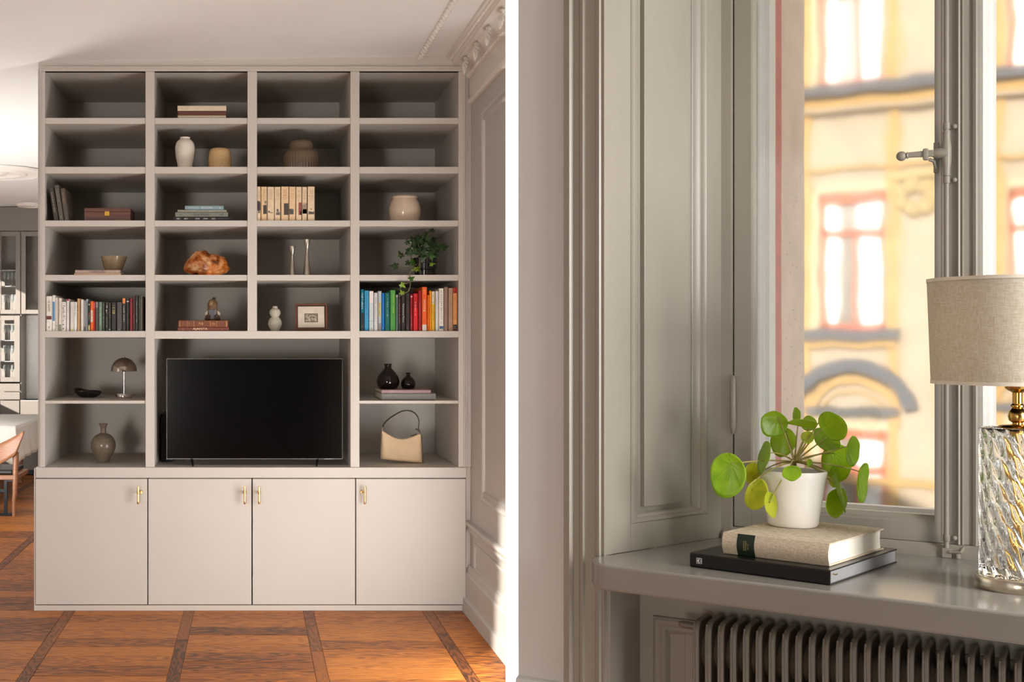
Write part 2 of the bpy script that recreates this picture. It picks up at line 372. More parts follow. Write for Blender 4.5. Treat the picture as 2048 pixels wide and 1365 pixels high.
# ceiling roses in the dining room
for (px, py, R, nm) in ((-8, 336, .42, 'trim_6'), (63, 402, .16, 'trim_7')):
    Y = F*(CEIL-ZC)/(CY-py); x = (px-CX)/F*Y
    pf = [(0.001, -.03), (R*.2, -.028), (R*.25, -.01), (R*.45, -.012), (R*.5, -.03), (R*.6, -.03), (R*.65, -.012), (R*.85, -.014), (R*.92, -.028), (R, -.018), (R*1.02, 0)]
    struct(MB().lathe(pf, (x, Y, CZ(x)), 40, fr=lambda a, z: 1+.02*math.cos(a*16)).build(nm, M_COR, keep=True, smooth=True), 'round plaster ceiling rose in the dining room')

# added white slab and post of a made-up opening that gives the bright strip
struct(MB().prism([(XR+.0, YW), (XR+.05, YW+.26), (1.6, YW+.2), (1.6, 3.7), (.70, 3.45), (.2032*4.5+.002, 4.5)], -.02, .012).build('trim_8', M_WHITE, keep=True), 'white floor slab added to whiten the foot of the bright strip')
wf = struct(MB().box(XR+.0, XR+.06, 3.55, 3.63, 0, CEIL).build('opening_post', M_WHITE, keep=True), 'white post added in the made-up opening of the right wall')
# ================================================================== BOOKCASE
zt = {}
DEP = .86; YK = YB+DEP
Z_TOP = Z4(143); Z_CT = Z4(935)
stiles = [(76, 90), (291, 309), (495, 514), (701, 719), (917, 931)]
bays = [(90, 291), (309, 495), (514, 701), (719, 917)]
bk = root('bookcase', 'wall-wide taupe painted built-in bookcase above the low cabinets', 'bookcase', (0, YB+.4, Z_CT))
th = .001
MB().box(X4(76), X4(931), YK, YK+.015, Z_CT, Z4(138)).build('back_panel', M_CAB, bk)
for i, (a, b) in enumerate(stiles):
    zb_ = Z4(675) if i == 2 else Z_CT
    zt_ = CEIL-.002 if i in (0, 4) else Z_TOP
    mb = MB().box(X4(a), X4(b), YB, YK, zb_, Z_TOP)
    mb.build('side_panel' if i in (0, 4) else 'divider', M_CAB, bk, bevel=.0015)
# face moulding round the outside and frieze board up to the ceiling
mb = MB(); xa_, xb_ = X4(77), X4(941.5); mb.ext([(xa_, YB-.004, Z_TOP), (xb_, YB-.004, Z_TOP), (xb_, YB-.004, CZ(xb_)+.01), (xa_, YB-.004, CZ(xa_)+.01)], (0, .034, 0)); mb.build('top_board', M_CAB, bk)
MB().box(X4(932.2), X4(941.8), YB+.012, YB+.03, Z_CT+.001, Z4(130)).build('filler_strip', M_CAB, bk)
struct(MB().box(X4(932.3), X4(941.8), YB+.012, YB+.03, .001, Z_CT).build('trim_17', M_CAB, keep=True), 'filler strip between the cabinets and the right wall')
mb = MB(); mb.box(X4(76), X4(931), YB, YK, Z_TOP, Z4(138)); mb.build('top_panel', M_CAB, bk)
mb = MB()
for (a, b, p) in ((80.5, 82.5, .008), (927, 930, .010), (934, 936, .008)):
    mb.box(X4(a), X4(b), YB-.004-p, YB, Z_CT, Z4(135 if a < 900 else 139))
mb.box(X4(80), X4(931), YB-.014, YB-.003, Z4(136.5), Z4(134)); mb.box(X4(931), X4(942), YB-.002, YB+.02, Z_CT, Z4(130))
mb.build('edge_moulding', M_CAB, bk, bevel=.002)
sh = {}
rows = [(235.5, 247.5), (333.5, 347), (441, 453), (550, 561.5), (662.5, 675.5)]
for bi, (a, b) in enumerate(bays):
    for ri, (t, bt) in enumerate(rows):
        thk = .0
        z1, z0 = Z4(t), Z4(bt)
        yb0 = YB+.006 if ri < 4 else YB+.001
        MB().box(X4(a), X4(b), yb0, YK, z0, z1).build('shelf', M_CAB, bk, bevel=.0012)
        sh[(bi, ri)] = z1
for bi in (0, 3):
    a, b = bays[bi]
    MB().box(X4(a), X4(b), YB+.006, YK, Z4(808), Z4(802)).build('shelf', M_CAB, bk, bevel=.0012); sh[(bi, 5)] = Z4(802)
for bi in range(4): sh[(bi, 6)] = Z_CT
MB().box(X4(309), X4(701), YB-.001, YB+.02, Z4(678), Z4(662.6)).build('rail', M_CAB, bk, bevel=.001)
# worktop and base cabinets
tag(MB().box(X4(72), X4(932), YB-.012, YK, Z4(956), Z_CT-.0005).build('worktop', M_CAB, bevel=.002), 'long taupe worktop between the shelves and the cabinet doors', 'worktop')
dx = [(71.5, 295.2), (296.6, 503.3), (504.9, 710.3), (711.7, 931)]
hx = [(278, 1), (489.5, 1), (518, -1), (728, -1)]
dl = ['leftmost taupe base cabinet, handle at its top right corner', 'second taupe base cabinet from the left under the television', 'third taupe base cabinet from the left, handle at its left edge', 'rightmost taupe base cabinet beside the panelled wall']
for i, (a, b) in enumerate(dx):
    r = root('base_cabinet', dl[i], 'cabinet', ((X4(a)+X4(b))/2, YB+.3, Z4(1211)), 'base cabinets under the bookcase')
    MB().box(X4(a)+.001, X4(b)-.001, YB+.022, YK-.002, Z4(1210.5), Z4(957)).build('body', M_CAB, r)
    d = MB().box(X4(a)+.001, X4(b)-.001, YB-.012, YB+.018, Z4(1209), Z4(958)).build('door', M_CAB, r, bevel=.0015)
    h, sgn = hx[i]; x = X4(h); zt1, zb1 = Z4(970.5), Z4(1006.5); zm = Z4(984)
    mb = MB(); y = YB-.055
    mb.lathe([(.0001, zt1), (.0055, zt1-.002), (.0068, zt1-.012), (.0066, zm+.003), (.0085, zm+.002), (.0085, zm-.003), (.006, zm-.005), (.0058, zm-.028), (.0066, zm-.030), (.0066, zb1+.006), (.004, zb1), (.0001, zb1)][::-1], (x, y, 0), 16)
    px_ = x+(.012 if i == 0 else (-.012 if i == 3 else 0)); 
    mb.tube([(x, y, zm), (px_, YB-.02, zm)], .0045, 10); mb.tube([(px_, YB-.024, zm), (px_, YB-.0121, zm)], [.008, .011], 12)
    mb.build('handle', M_BRASS2, d, smooth=35)
tag(MB().box(X4(70), X4(931), YB-.006, YK-.01, 0.0005, Z4(1211)).build('plinth', M_CAB, bevel=.001), 'low taupe plinth running along the floor under the cabinets', 'plinth')
tag(MB().box(X4(68.5), X4(71.3), YB-.008, YK-.01, 0.0005, Z4(937)).build('end_panel', M_CAB, bevel=.001), 'narrow painted end panel left of the leftmost base cabinet', 'panel')
# ================================================================== BOOKS
def book(M, w, d, h, col, label, group, bands=(), title=None, page=None, rough=.45, cat='book', hard=True, marksn=(), tcol=(240, 238, 230)):
    """local frame: x thickness 0..w, y depth 0..d (spine at 0), z height 0..h"""
    r = root('book', label, cat, M @ Vector((w/2, d/2, 0)), group)
    cm = pbr(col, rough, var=.05, scale=60); t = min(.0028, w*.12) if hard else .0008; ov = .003 if hard else 0
    c = min(.0035, w*.22)
    out = [(0, d), (0, c), (c*.35, c*.3), (c, 0), (w-c, 0), (w-c*.35, c*.3), (w, c), (w, d), (w-t, d), (w-t, t*1.2), (t, t*1.2), (t, d)]
    MB().prism(out, 0, h, M).build('cover', cm, r)
    MB().box(t, w-t, t*1.2, d-ov, ov, h-ov, M).build('pages', page or M_PAGE, r)
    for (a, b, bc) in bands:
        MB().box(c*.6 if hard else c*.6, w-c*.6, -.0004, .001, h*a, h*b, M).build('band', pbr(bc, rough, var=.04), r)
    def TM(xf, zf, y=-.0006): return M @ basis((w*xf, y, h*zf), (0, 0, -1), (1, 0, 0), (0, -1, 0))
    if title:
        for (s, zf, hh, ln, tc) in title:
            text(s, TM(.5, zf), pbr(tc, .5, var=.02), r, h=w*hh, w=h*ln)
    for (zf, ln, hh, tc, *xo) in marksn:
        marks(max(3, int(ln*h/(max(hh*w, .001)*.75))), ln*h, hh*w, TM(xo[0] if xo else .5, zf), pbr(tc, .5, var=.02), r)
    return r
def upright(a, b, ptop, cell, bi, col, label, group, Y=None, d=.19, lean=0, **k):
    Y = Y or YB+.022
    z0 = sh[(bi, cell)]; x0, x1 = X4(a, Y), X4(b, Y); h = Z4(ptop, Y)-z0
    M = basis((x0+.0004, Y, z0+.0002), (1, 0, 0), (0, 1, 0), (0, 0, 1))
    return book(M, x1-x0-.0008, d, h, col, label, group, **k)
def flat(a, b, pt, z0, col, label, group, Y=None, d=.2, rotz=0., pb=None, **k):
    """book lying down, spine to the viewer, spanning pixel columns a..b, top edge at pixel row pt"""
    Y = Y or YB+.014; x0, x1 = X4(a, Y), X4(b, Y); z1 = Z4(pt, Y)
    M = basis((x1, Y, z0+.0002), (0, 0, 1), (0, 1, 0), (-1, 0, 0))
    if rotz: c = Vector(((x0+x1)/2, Y+d/2, 0)); M = Matrix.Translation(c) @ Matrix.Rotation(rotz, 4, 'Z') @ Matrix.Translation(-c) @ M
    return book(M, z1-z0-.0004, d, x1-x0, col, label, group, **k), z1
W_, K_ = (236, 232, 224), (38, 34, 31)
g1 = 'books in the pale to dark row on the left'
def cx3(x): return 60+x/4.265
def cy3(y): return 360+y/4.265
L1 = [
 (137, 188, 993, W_, 'thick white book with a dark red band, first in the left row', dict(bands=[(.33, .43, (110, 38, 38)), (.55, .85, (225, 215, 200))], marksn=[(.72, .32, .22, (95, 62, 35)), (.1, .06, .3, (40, 40, 40))])),
 (190, 215, 985, W_, 'white book with a large blue spine block in the left row', dict(bands=[(.28, .82, (84, 140, 184))])),
 (216, 243, 1005, (228, 224, 218), 'plain white book right of the blue-blocked one', dict(marksn=[(.12, .12, .35, (60, 55, 55))])),
 (243, 269, 1010, (226, 218, 204), 'cream book with a grey-green spine foot', dict(bands=[(.0, .2, (128, 130, 108))], marksn=[(.68, .45, .18, (150, 140, 125))])),
 (270, 307, 1042, (232, 228, 220), 'white book with big grey spine lettering in the left row', dict(marksn=[(.5, .92, .62, (140, 136, 130))])),
 (310, 338, 1018, (234, 232, 228), 'white book with a pink tip on its spine', dict(bands=[(.94, 1., (175, 70, 100)), (.86, .9, (190, 215, 205))], marksn=[(.68, .28, .2, (110, 105, 105))])),
 (343, 373, 1042, (228, 222, 214), 'white book with a pale yellow spine foot', dict(bands=[(.0, .07, (214, 205, 130))], marksn=[(.6, .7, .15, (150, 140, 140))])),
 (374, 400, 1042, (232, 228, 224), 'white book with bold black lettering beside the tan book', dict(marksn=[(.72, .5, .28, (60, 58, 58))])),
 (402, 432, 1014, (205, 165, 118), 'mottled tan book among the white ones', dict(marksn=[(.72, .2, .3, (110, 80, 55), .3), (.4, .3, .2, (120, 90, 60), .3)])),
 (433, 457, 1022, (222, 218, 212), 'pale grey book right of the tan one', dict()),
 (458, 477, 1032, (150, 148, 148), 'mid grey book with a dark spine foot', dict(bands=[(.0, .15, (80, 78, 78))])),
 (478, 494, 1018, (160, 178, 186), 'thin blue-grey book in the left row', dict()),
 (495, 513, 1045, K_, 'thin black book with cream and red spine bits', dict(bands=[(.02, .2, (225, 190, 130)), (.55, .65, (130, 50, 40)), (.9, .94, (215, 200, 150))], marksn=[(.45, .18, .5, (220, 215, 200))])),
 (514, 539, 1037, (236, 102, 28), 'orange book with a cream spine label', dict(bands=[(.3, .7, (222, 205, 180))], marksn=[(.5, .2, .2, (120, 100, 90))])),
 (540, 555, 1040, (226, 60, 36), 'thin scarlet book beside the orange one', dict(bands=[(.76, .95, (250, 130, 110))])),
 (556, 584, 1042, (74, 66, 64), 'charcoal book with a mauve-grey spine head', dict(bands=[(.8, 1., (136, 122, 126))], marksn=[(.5, .5, .4, (110, 90, 88))])),
 (585, 615, 1042, (104, 130, 112), 'sage green book with a pale oval on its spine', dict(marksn=[(.5, .65, .22, (214, 220, 205))])),
 (617, 640, 1042, (62, 66, 58), 'dark olive book with grey lettering', dict(marksn=[(.75, .35, .3, (170, 170, 160)), (.32, .4, .4, (170, 170, 160))])),
 (643, 667, 1045, (40, 36, 33), 'black book with bold white spine lettering', dict(marksn=[(.74, .3, .62, (225, 222, 216)), (.3, .38, .6, (125, 132, 105))])),
 (668, 690, 1045, (50, 43, 36), 'dark brown book with a white dot at the foot', dict(bands=[(.04, .07, (200, 200, 195))], marksn=[(.6, .3, .2, (130, 120, 108))])),
 (694, 738, 1045, (46, 44, 44), 'thick black book with yellow spine lettering', dict(marksn=[(.78, .38, .28, (216, 196, 90), .32), (.78, .38, .28, (216, 200, 110), .62)])),
 (740, 784, 1045, (76, 72, 74), 'thick slate grey book with a small ring at the foot', dict(title=[('O', .05, .3, .03, (190, 190, 185))])),
 (786, 817, 1010, (52, 45, 42), 'black book with an orange spine head', dict(bands=[(.84, 1., (226, 132, 58))], marksn=[(.52, .52, .3, (222, 218, 210))])),
 (819, 848, 1015, (44, 40, 38), 'black book with a white dot on its spine head', dict(bands=[(.9, .93, (220, 205, 200))], marksn=[(.4, .3, .3, (120, 120, 110))])),
 (850, 874, 1012, (128, 22, 32), 'plain deep red book near the right end of the left row', dict()),
 (876, 896, 990, (78, 34, 36), 'tall thin maroon and black book', dict(marksn=[(.35, .3, .3, (190, 140, 130))])),
 (898, 924, 988, (64, 60, 56), 'tall dark book with grey lettering near the divider', dict(marksn=[(.55, .6, .3, (170, 165, 152))])),
 (925, 943, 988, (46, 50, 48), 'tall thin black-green book near the divider', dict(marksn=[(.78, .3, .3, (150, 160, 155))])),
 (944, 953, 993, (150, 145, 136), 'very thin grey book near the divider', dict()),
 (954, 967, 995, (70, 44, 34), 'thin dark brown book against the first divider', dict()),
]
for k, (a, b, t, c, lab, kw) in enumerate(L1):
    upright(cx3(a), cx3(b), cy3(t), 4, 0, c, lab, g1, Y=YB+.018+.004*(k % 3), d=.3 if k in (1,) else .2, hard=(k % 3 != 2), **kw)
g2 = 'books in the rainbow row on the right'
def cx4(x): return 490+x/4.265
L4 = [
 (987, 1016, 935, (0, 104, 124), 'teal book with a black spine foot, first in the rainbow row', dict(bands=[(0, .44, (45, 38, 30))], marksn=[(.72, .4, .5, (190, 205, 205)), (.1, .04, .4, (180, 120, 90))])),
 (1018, 1057, 945, (62, 152, 196), 'sky blue book in the rainbow row', dict(marksn=[(.74, .44, .14, (30, 80, 130)), (.4, .06, .25, (30, 80, 120))])),
 (1059, 1097, 950, (196, 208, 206), 'pale blue-grey book with a white spine head', dict(bands=[(.7, 1., (236, 226, 222)), (.24, .26, (160, 175, 175))], marksn=[(.06, .05, .3, (110, 125, 125))])),
 (1099, 1133, 965, (204, 202, 204), 'light grey book with thin dark lettering', dict(marksn=[(.8, .16, .25, (140, 130, 110)), (.45, .4, .12, (120, 115, 110))])),
 (1134, 1165, 950, (178, 190, 190), 'grey-blue book with an ochre spine patch', dict(bands=[(.36, .72, (200, 190, 130)), (.02, .2, (150, 140, 130))], marksn=[(.54, .34, .4, (160, 130, 60))])),
 (1166, 1191, 967, (14, 108, 190), 'bright blue book in the rainbow row', dict(marksn=[(.6, .5, .12, (160, 205, 235)), (.07, .03, .4, (150, 210, 240))])),
 (1193, 1236, 965, (2, 98, 92), 'dark teal green book in the rainbow row', dict(marksn=[(.62, .48, .2, (190, 222, 214), .55), (.3, .2, .14, (120, 160, 150), .6), (.93, .03, .2, (200, 230, 220))])),
 (1238, 1285, 942, (76, 150, 66), 'leaf green book in the rainbow row', dict(marksn=[(.68, .5, .2, (214, 222, 90), .6)])),
 (1287, 1306, 978, (94, 116, 104), 'thin grey-green book beside the black ones', dict(bands=[(.93, .97, (200, 205, 195))])),
 (1307, 1329, 960, (46, 38, 42), 'black book with rust lettering in the rainbow row', dict(marksn=[(.5, .62, .5, (176, 104, 78)), (.93, .1, .35, (170, 160, 175))])),
 (1330, 1369, 948, (34, 27, 22), 'black physics book with white lettering', dict(title=[('Mathematical Physics', .45, .32, .46, (225, 220, 212))], marksn=[(.8, .16, .12, (130, 125, 120))])),
 (1370, 1407, 970, (40, 32, 28), 'black book with dull red print, left of the red books', dict(marksn=[(.62, .34, .3, (112, 48, 44)), (.08, .09, .5, (150, 158, 158))])),
 (1409, 1432, 980, (140, 16, 26), 'thin dark red book, first of the reds', dict(bands=[(.93, .96, (225, 170, 170))], marksn=[(.28, .3, .22, (215, 140, 145))])),
 (1434, 1476, 970, (186, 10, 20), 'bright red book with white lettering', dict(bands=[(.0, .6, (226, 8, 20))], marksn=[(.6, .4, .2, (240, 200, 200)), (.95, .03, .2, (235, 190, 190))])),
 (1478, 1508, 948, (150, 14, 24), 'crimson book left of the tall orange one', dict(marksn=[(.5, .45, .15, (225, 120, 120)), (.05, .03, .3, (225, 120, 120))])),
 (1509, 1553, 915, (238, 96, 26), 'tall orange book with white lettering reading marketing', dict(bands=[(.0, .145, (214, 208, 196))], title=[('marketing', .58, .36, .28, (250, 225, 205))], marksn=[(.89, .1, .25, (250, 190, 150)), (.36, .12, .1, (250, 170, 110))])),
 (1555, 1573, 985, (228, 108, 10), 'short thin dark orange book', dict()),
 (1574, 1588, 946, (246, 152, 8), 'thin amber book in the rainbow row', dict(marksn=[(.63, .03, .5, (120, 80, 20))])),
 (1590, 1620, 952, (226, 178, 48), 'yellow book with a beige spine head', dict(bands=[(.68, 1., (214, 205, 180))], marksn=[(.45, .36, .22, (120, 90, 30)), (.88, .06, .3, (110, 100, 80)), (.73, .03, .6, (70, 60, 50))])),
 (1622, 1652, 950, (222, 218, 218), 'white book with faint grey lettering right of the yellow one', dict(marksn=[(.72, .35, .2, (170, 165, 175))])),
 (1654, 1695, 927, (236, 232, 222), 'white book with black spaced lettering reading modern physics', dict(bands=[(.05, .115, (62, 104, 140))], title=[('M O D E R N   P H Y S I C S', .57, .34, .58, (70, 68, 64))], marksn=[(.2, .04, .4, (170, 160, 150)), (.93, .05, .2, (120, 115, 110))])),
 (1697, 1732, 915, (150, 122, 108), 'tall taupe book in the rainbow row', dict(marksn=[(.53, .36, .16, (112, 88, 74)), (.07, .03, .3, (110, 88, 74))])),
 (1734, 1772, 924, (182, 148, 122), 'light tan book next to last in the rainbow row', dict(marksn=[(.5, .48, .14, (140, 108, 88)), (.9, .1, .14, (140, 108, 88)), (.05, .03, .3, (120, 98, 84))])),
 (1774, 1811, 920, (228, 158, 96), 'tan orange book with red head and black foot, last in the rainbow row', dict(bands=[(.87, 1., (158, 12, 16)), (.0, .15, (40, 32, 28))], title=[('MEKTENDAGEN', .54, .42, .56, (190, 112, 56))], marksn=[(.94, .05, .5, (225, 120, 110)), (.075, .06, .45, (225, 215, 210))])),
]
for k, (a, b, t, c, lab, kw) in enumerate(L4):
    upright(cx4(a), cx4(b), 360+t/4.265, 4, 3, c, lab, g2, Y=YB+.018+.004*((k*2) % 3), d=.34 if k in (15, 20) else .2, hard=(k % 2 == 0), rough=.32, **kw)
# cream set
g3 = 'matching cream paperbacks in a row'
ex = [(102, 134), (136, 188), (190, 250), (251, 303), (307, 373), (375, 432), (434, 484), (486, 529), (533, 595)]
pics = [[(0.05, .98, .3, .6, (40, 36, 40)), (.3, .8, .22, .32, (60, 60, 62))], [(.35, .98, .2, .5, (46, 44, 42)), (.6, .95, .5, .6, (110, 95, 80))],
        [(.1, .35, .24, .3, (60, 54, 46)), (.3, .85, .225, .25, (90, 78, 62))], [(.25, .95, .17, .26, (80, 76, 74)), (.35, .7, .26, .37, (70, 66, 64))],
        [(.36, 1., .17, .51, (54, 50, 48))], [(.02, .72, .19, .38, (66, 62, 60))], [(.45, 1., .17, .54, (112, 56, 48)), (.8, 1., .17, .28, (60, 36, 34))],
        [(.03, 1., .21, .55, (120, 104, 94)), (.1, 1., .21, .36, (84, 68, 64))], [(.12, .95, .19, .28, (58, 54, 52)), (.4, .62, .33, .36, (60, 55, 50))]]
dd = ['a dark crowd picture, first in the cream row', 'a tall black figure picture', 'a small reclining figure picture', 'a grey group picture', 'a large black block picture', 'a dark machine picture', 'a dark red door picture', 'a brown misty picture', 'small riders on it, last in the cream row']
for k, (a, b) in enumerate(ex):
    Y = YB+.02+.003*(k % 2); tp = 360+(58+(k*5 % 4))/4.265
    r = upright(cx4(a), cx4(b), tp, 2, 2, (232, 198, 156) if k in (1, 4, 5) else (230, 205, 170), 'cream paperback with '+dd[k], g3, Y=Y, d=.2, hard=False,
                marksn=[(.83, .2, .12, (170, 120, 90), .4), (.83, .2, .12, (170, 120, 90), .65)])
    x0, x1 = X4(cx4(a), Y)+.001, X4(cx4(b), Y)-.001; z0 = sh[(2, 2)]; h = Z4(tp, Y)-z0; w = x1-x0
    for (fa, fb, za, zb2, c) in pics[k]:
        mb = MB(); n = 7; rnd = random.Random(k*9+int(za*100))
        xa, xb2 = x0+.001+(w-.002)*fa, x0+.001+(w-.002)*fb
        top = [(xa+(xb2-xa)*j/n, z0+h*(zb2-(rnd.random()*.25*(zb2-za) if k not in (4, 6) else 0))) for j in range(n+1)]
        mb.ext([(xa, Y-.0003, z0+h*za), (xb2, Y-.0003, z0+h*za)]+[(p, Y-.0003, q) for p, q in top[::-1]], (0, .0008, 0))
        mb.build('cover_picture', pbr(c, .6, var=.3, scale=250, c2=tuple(min(255, int(v*1.5+15)) for v in c)), r)
    Mh = basis(((x0+x1)/2, Y-.0005, z0+h*.7), (1, 0, 0), (0, 0, 1), (0, -1, 0))
    for q in range(3): marks(8, w*(.62-.12*q), .004, Mh @ Matrix.Translation((0, .008*(1-q)-.002, 0)), pbr((165, 130, 100), .6), r)
# leaning dark books (third shelf, far left)
g4 = 'dark books leaning to the left'
for k, (bt, tt, wpx, ty, c, lab, kw) in enumerate([
    ((205, 245), (160, 200), 0, 70, (66, 58, 52), 'dark brown book leaning against the left side of the bookcase', dict(title=[('Svenska Gods och Gårdar', .55, .3, .62, (190, 180, 168))])),
    ((250, 290), (205, 240), 0, 50, (92, 86, 78), 'tallest grey book in the middle of the leaning three', dict(marksn=[(.68, .36, .18, (175, 165, 150)), (.1, .1, .18, (175, 165, 150))])),
    ((294, 335), (256, 304), 0, 76, (84, 74, 66), 'brown-grey book leaning last, its dark cover showing', dict(marksn=[(.68, .45, .35, (170, 130, 105)), (.1, .1, .2, (170, 150, 135))]))]):
    Y = YB+.03; z0 = sh[(0, 2)]
    w = (bt[1]-bt[0])/4.265/F*Y; xb = X4(cx3(bt[0]), Y); xt = X4(cx3(tt[0]), Y); zt_ = Z4(cy3(ty), Y); lean = math.atan2(xb-xt, zt_-z0)
    h = (zt_-z0)/math.cos(lean); M = Matrix.Translation((xb, Y, z0+.0005)) @ Matrix.Rotation(-lean, 4, 'Y')
    book(M, w*math.cos(lean), .26, h, c, lab, g4, **kw)
    if k == 2:
        o = marks(9, .12, .05, M @ basis((w*math.cos(lean)+.0003, .14, h*.28), (0, 1, 0), (0, 0, 1), (1, 0, 0)), pbr((150, 130, 110), .5), bpy.data.objects[[o.name for o in bpy.data.objects if o.get('label', '').startswith('brown-grey book leaning')][0]])
# lying books
z = sh[(1, 0)]
_, z = flat(355.5, 452, 230.6, z, (196, 180, 160), 'beige book at the bottom of the top-shelf stack', 'three lying books on the top shelf', d=.24)
_, z = flat(356, 452.5, 222, z, (98, 56, 46), 'maroon book in the middle of the top-shelf stack', 'three lying books on the top shelf', d=.24)
_, z = flat(355, 452.5, 211.2, z, (218, 200, 176), 'cream book on top of the top-shelf stack', 'three lying books on the top shelf', d=.24)
g5 = 'grey and blue lying books on the third shelf'; z = sh[(1, 2)]
def tx(s, x, hh, ln, c): return (s, 1-x, hh, ln, c)
_, z = flat(346.5, 461.5, 434, z, (24, 22, 22), 'black book of year numbers under the grey lying books', g5, d=.24, title=[tx('1851', .09, .4, .065, (220, 220, 218)), tx('1891', .22, .4, .065, (220, 220, 218)), tx('1908', .42, .4, .075, (220, 220, 218)), tx('1934', .56, .4, .07, (220, 220, 218)), tx('2021', .70, .4, .07, (220, 220, 218))], marksn=[(1-.31, .1, .12, (150, 150, 148)), (1-.86, .2, .12, (150, 150, 148))])
_, z = flat(350.5, 456, 424.5, z, (124, 126, 116), 'thick grey book with black handwriting in the lying stack', g5, d=.23, title=[tx('Ernst Kirchst', .5, .5, .28, (50, 48, 46))], marksn=[(1-.09, .07, .3, (60, 60, 56)), (1-.88, .06, .6, (60, 60, 56))])
_, z = flat(355, 452.8, 419.6, z, (142, 142, 128), 'thin grey-green book second from the top of the lying stack', g5, d=.21, hard=False, marksn=[(1-.25, .26, .4, (205, 200, 180)), (1-.74, .22, .4, (205, 200, 180))])
_, z = flat(370, 447.3, 411.4, z, (132, 158, 164), 'pale blue book on top of the grey lying stack', g5, d=.19, title=[tx('RECKONING', .57, .5, .3, (222, 228, 226))], marksn=[(1-.22, .26, .35, (190, 205, 206)), (1-.9, .03, .6, (220, 225, 225))])
z = sh[(0, 3)]
_, z = flat(148.5, 241.7, 546.9, z, (206, 172, 140), 'tan book under the CHOKLAD book', 'two lying books under the glass bowl', d=.3, marksn=[(1-.4, .12, .4, (235, 220, 190))])
_, z = flat(150.3, 240.5, 540.2, z, (176, 152, 142), 'dusty pink book reading CHOKLAD under the glass bowl', 'two lying books under the glass bowl', d=.3, title=[tx('CHOKLAD', .5, .62, .33, (70, 55, 52))], marksn=[(1-.93, .05, .5, (225, 205, 195))]); z_bowl = z
z = sh[(1, 4)]
gold = (222, 170, 104)
_, z = flat(355.3, 457.8, 655, z, (122, 62, 46), 'red-brown leather book reading AJANTA', 'two lying leather books', d=.26, title=[tx('AJANTA', .44, .58, .29, (240, 210, 176))], marksn=[(1-.1, .02, .7, (200, 160, 130)), (1-.87, .01, .5, (220, 180, 150))])
_, z = flat(356.7, 456, 641, z, (116, 66, 40), 'gilt-banded brown leather book on top of the AJANTA one', 'two lying leather books', d=.24, title=[tx('PVB', .455, .35, .085, gold)], bands=[(1-.031, 1-.025, gold), (1-.186, 1-.18, (190, 130, 90)), (1-.32, 1-.31, (190, 130, 100)), (1-.645, 1-.64, gold), (1-.775, 1-.77, gold), (1-.975, 1-.965, gold)], marksn=[(1-.25, .08, .65, (176, 112, 70)), (1-.7, .1, .65, (186, 120, 72))]); z_fig = z
z = sh[(3, 5)]
Y = YB+.05
gr, z = flat(763.5, 871.5, 787.4, z, (120, 116, 110), 'large grey book under the pink one beneath the bottles', 'two lying books under the dark bottles', Y=Y, d=.38)
gr, z = flat(763.5, 861.5, 780.2, z, (158, 128, 130), 'dusty pink book the dark glass bottles stand on', 'two lying books under the dark bottles', Y=Y, d=.38, marksn=[(1-.21, .04, .4, (225, 215, 210))]); z_bot = z

# ================================================================== THINGS ON THE SHELVES
def vase(name, prof, x, Y, z0, mat, label, cat, seg=40, fr=None, parts=None, smooth=50):
    """prof: outer (r,z) from the base up; closed inside with a wall"""
    top = prof[-1]; wall = .0035
    inner = [(max(r-wall, .001), max(z, .004)) for r, z in prof[::-1]]
    full = [(.0001, 0)]+prof+inner+[(.0001, .004)]
    o = MB().lathe(full, (x, Y, z0), seg, fr=fr).build(name, mat, smooth=smooth)
    o.location.z += .0006
    return tag(o, label, cat)
def px_prof(cxp, Y, z0, pts):
    """pts: (half-width px, row px) bottom to top"""
    s = Y/F
    return [(hw*s, max(0, Z4(py, Y)-z0)) for hw, py in pts]
Y = YB+.13; z0 = sh[(1, 1)]
pts = [(14, 336), (15, 330), (18, 316), (19.6, 302), (19.5, 294), (17.5, 286), (13, 281), (10.3, 279.5), (9.6, 278), (10.6, 276), (9.8, 275)]
pr = px_prof(370, Y, z0, pts); pr[0] = (pr[0][0], 0)
vase('tall_vase', pr, X4(370, Y), Y, z0, pbr((228, 218, 205), .6, var=.03, bump=.1), 'tall matt white shouldered vase on the second shelf', 'vase')
pts = [(22, 336), (23, 330), (23.3, 318), (21.5, 305), (19, 299.5), (14, 297.6), (13, 298)]
pr = px_prof(440, Y, z0, pts); pr[0] = (pr[0][0], 0)
vase('squat_jar', pr, X4(440, Y), Y, z0, pbr((196, 160, 112), .25, var=.06, scale=90, c2=(206, 172, 126)), 'short tan glazed pot beside the tall white vase', 'pot')
z0 = sh[(2, 1)]; Y = YB+.14
pts = [(33, 337), (34.8, 330), (34.8, 315), (33.5, 309), (30, 304), (24.5, 301), (23.2, 298), (23.6, 290), (22.6, 286), (18.5, 282.6), (17, 282.4)]
pr = px_prof(602, Y, z0, pts); pr[0] = (pr[0][0], 0)
vase('ribbed_vase', pr, X4(602.7, Y), Y, z0, pbr((112, 94, 74), .2, var=.06, scale=10, trans=.08), 'smoky brown ribbed glass vase on the second shelf', 'vase', seg=144, fr=lambda a, z: 1+.028*math.cos(a*36)*(1 if z < .075 else .25), smooth=80)
z0 = sh[(3, 2)]; Y = YB+.16
pts = [(28, 446), (31, 436), (32.8, 425), (32, 415), (29, 406), (25.5, 400), (24.6, 397.5), (26, 396), (25.2, 394), (24, 393.7)]
pr = px_prof(808, Y, z0, pts); pr[0] = (pr[0][0], 0)
vase('wide_pot', pr, X4(809, Y), Y, z0, pbr((214, 192, 168), .18, var=.05, scale=15, coat=.4), 'wide glossy beige crackled pot on the third shelf', 'pot', fr=lambda a, z: 1+.012*math.cos(a*7))
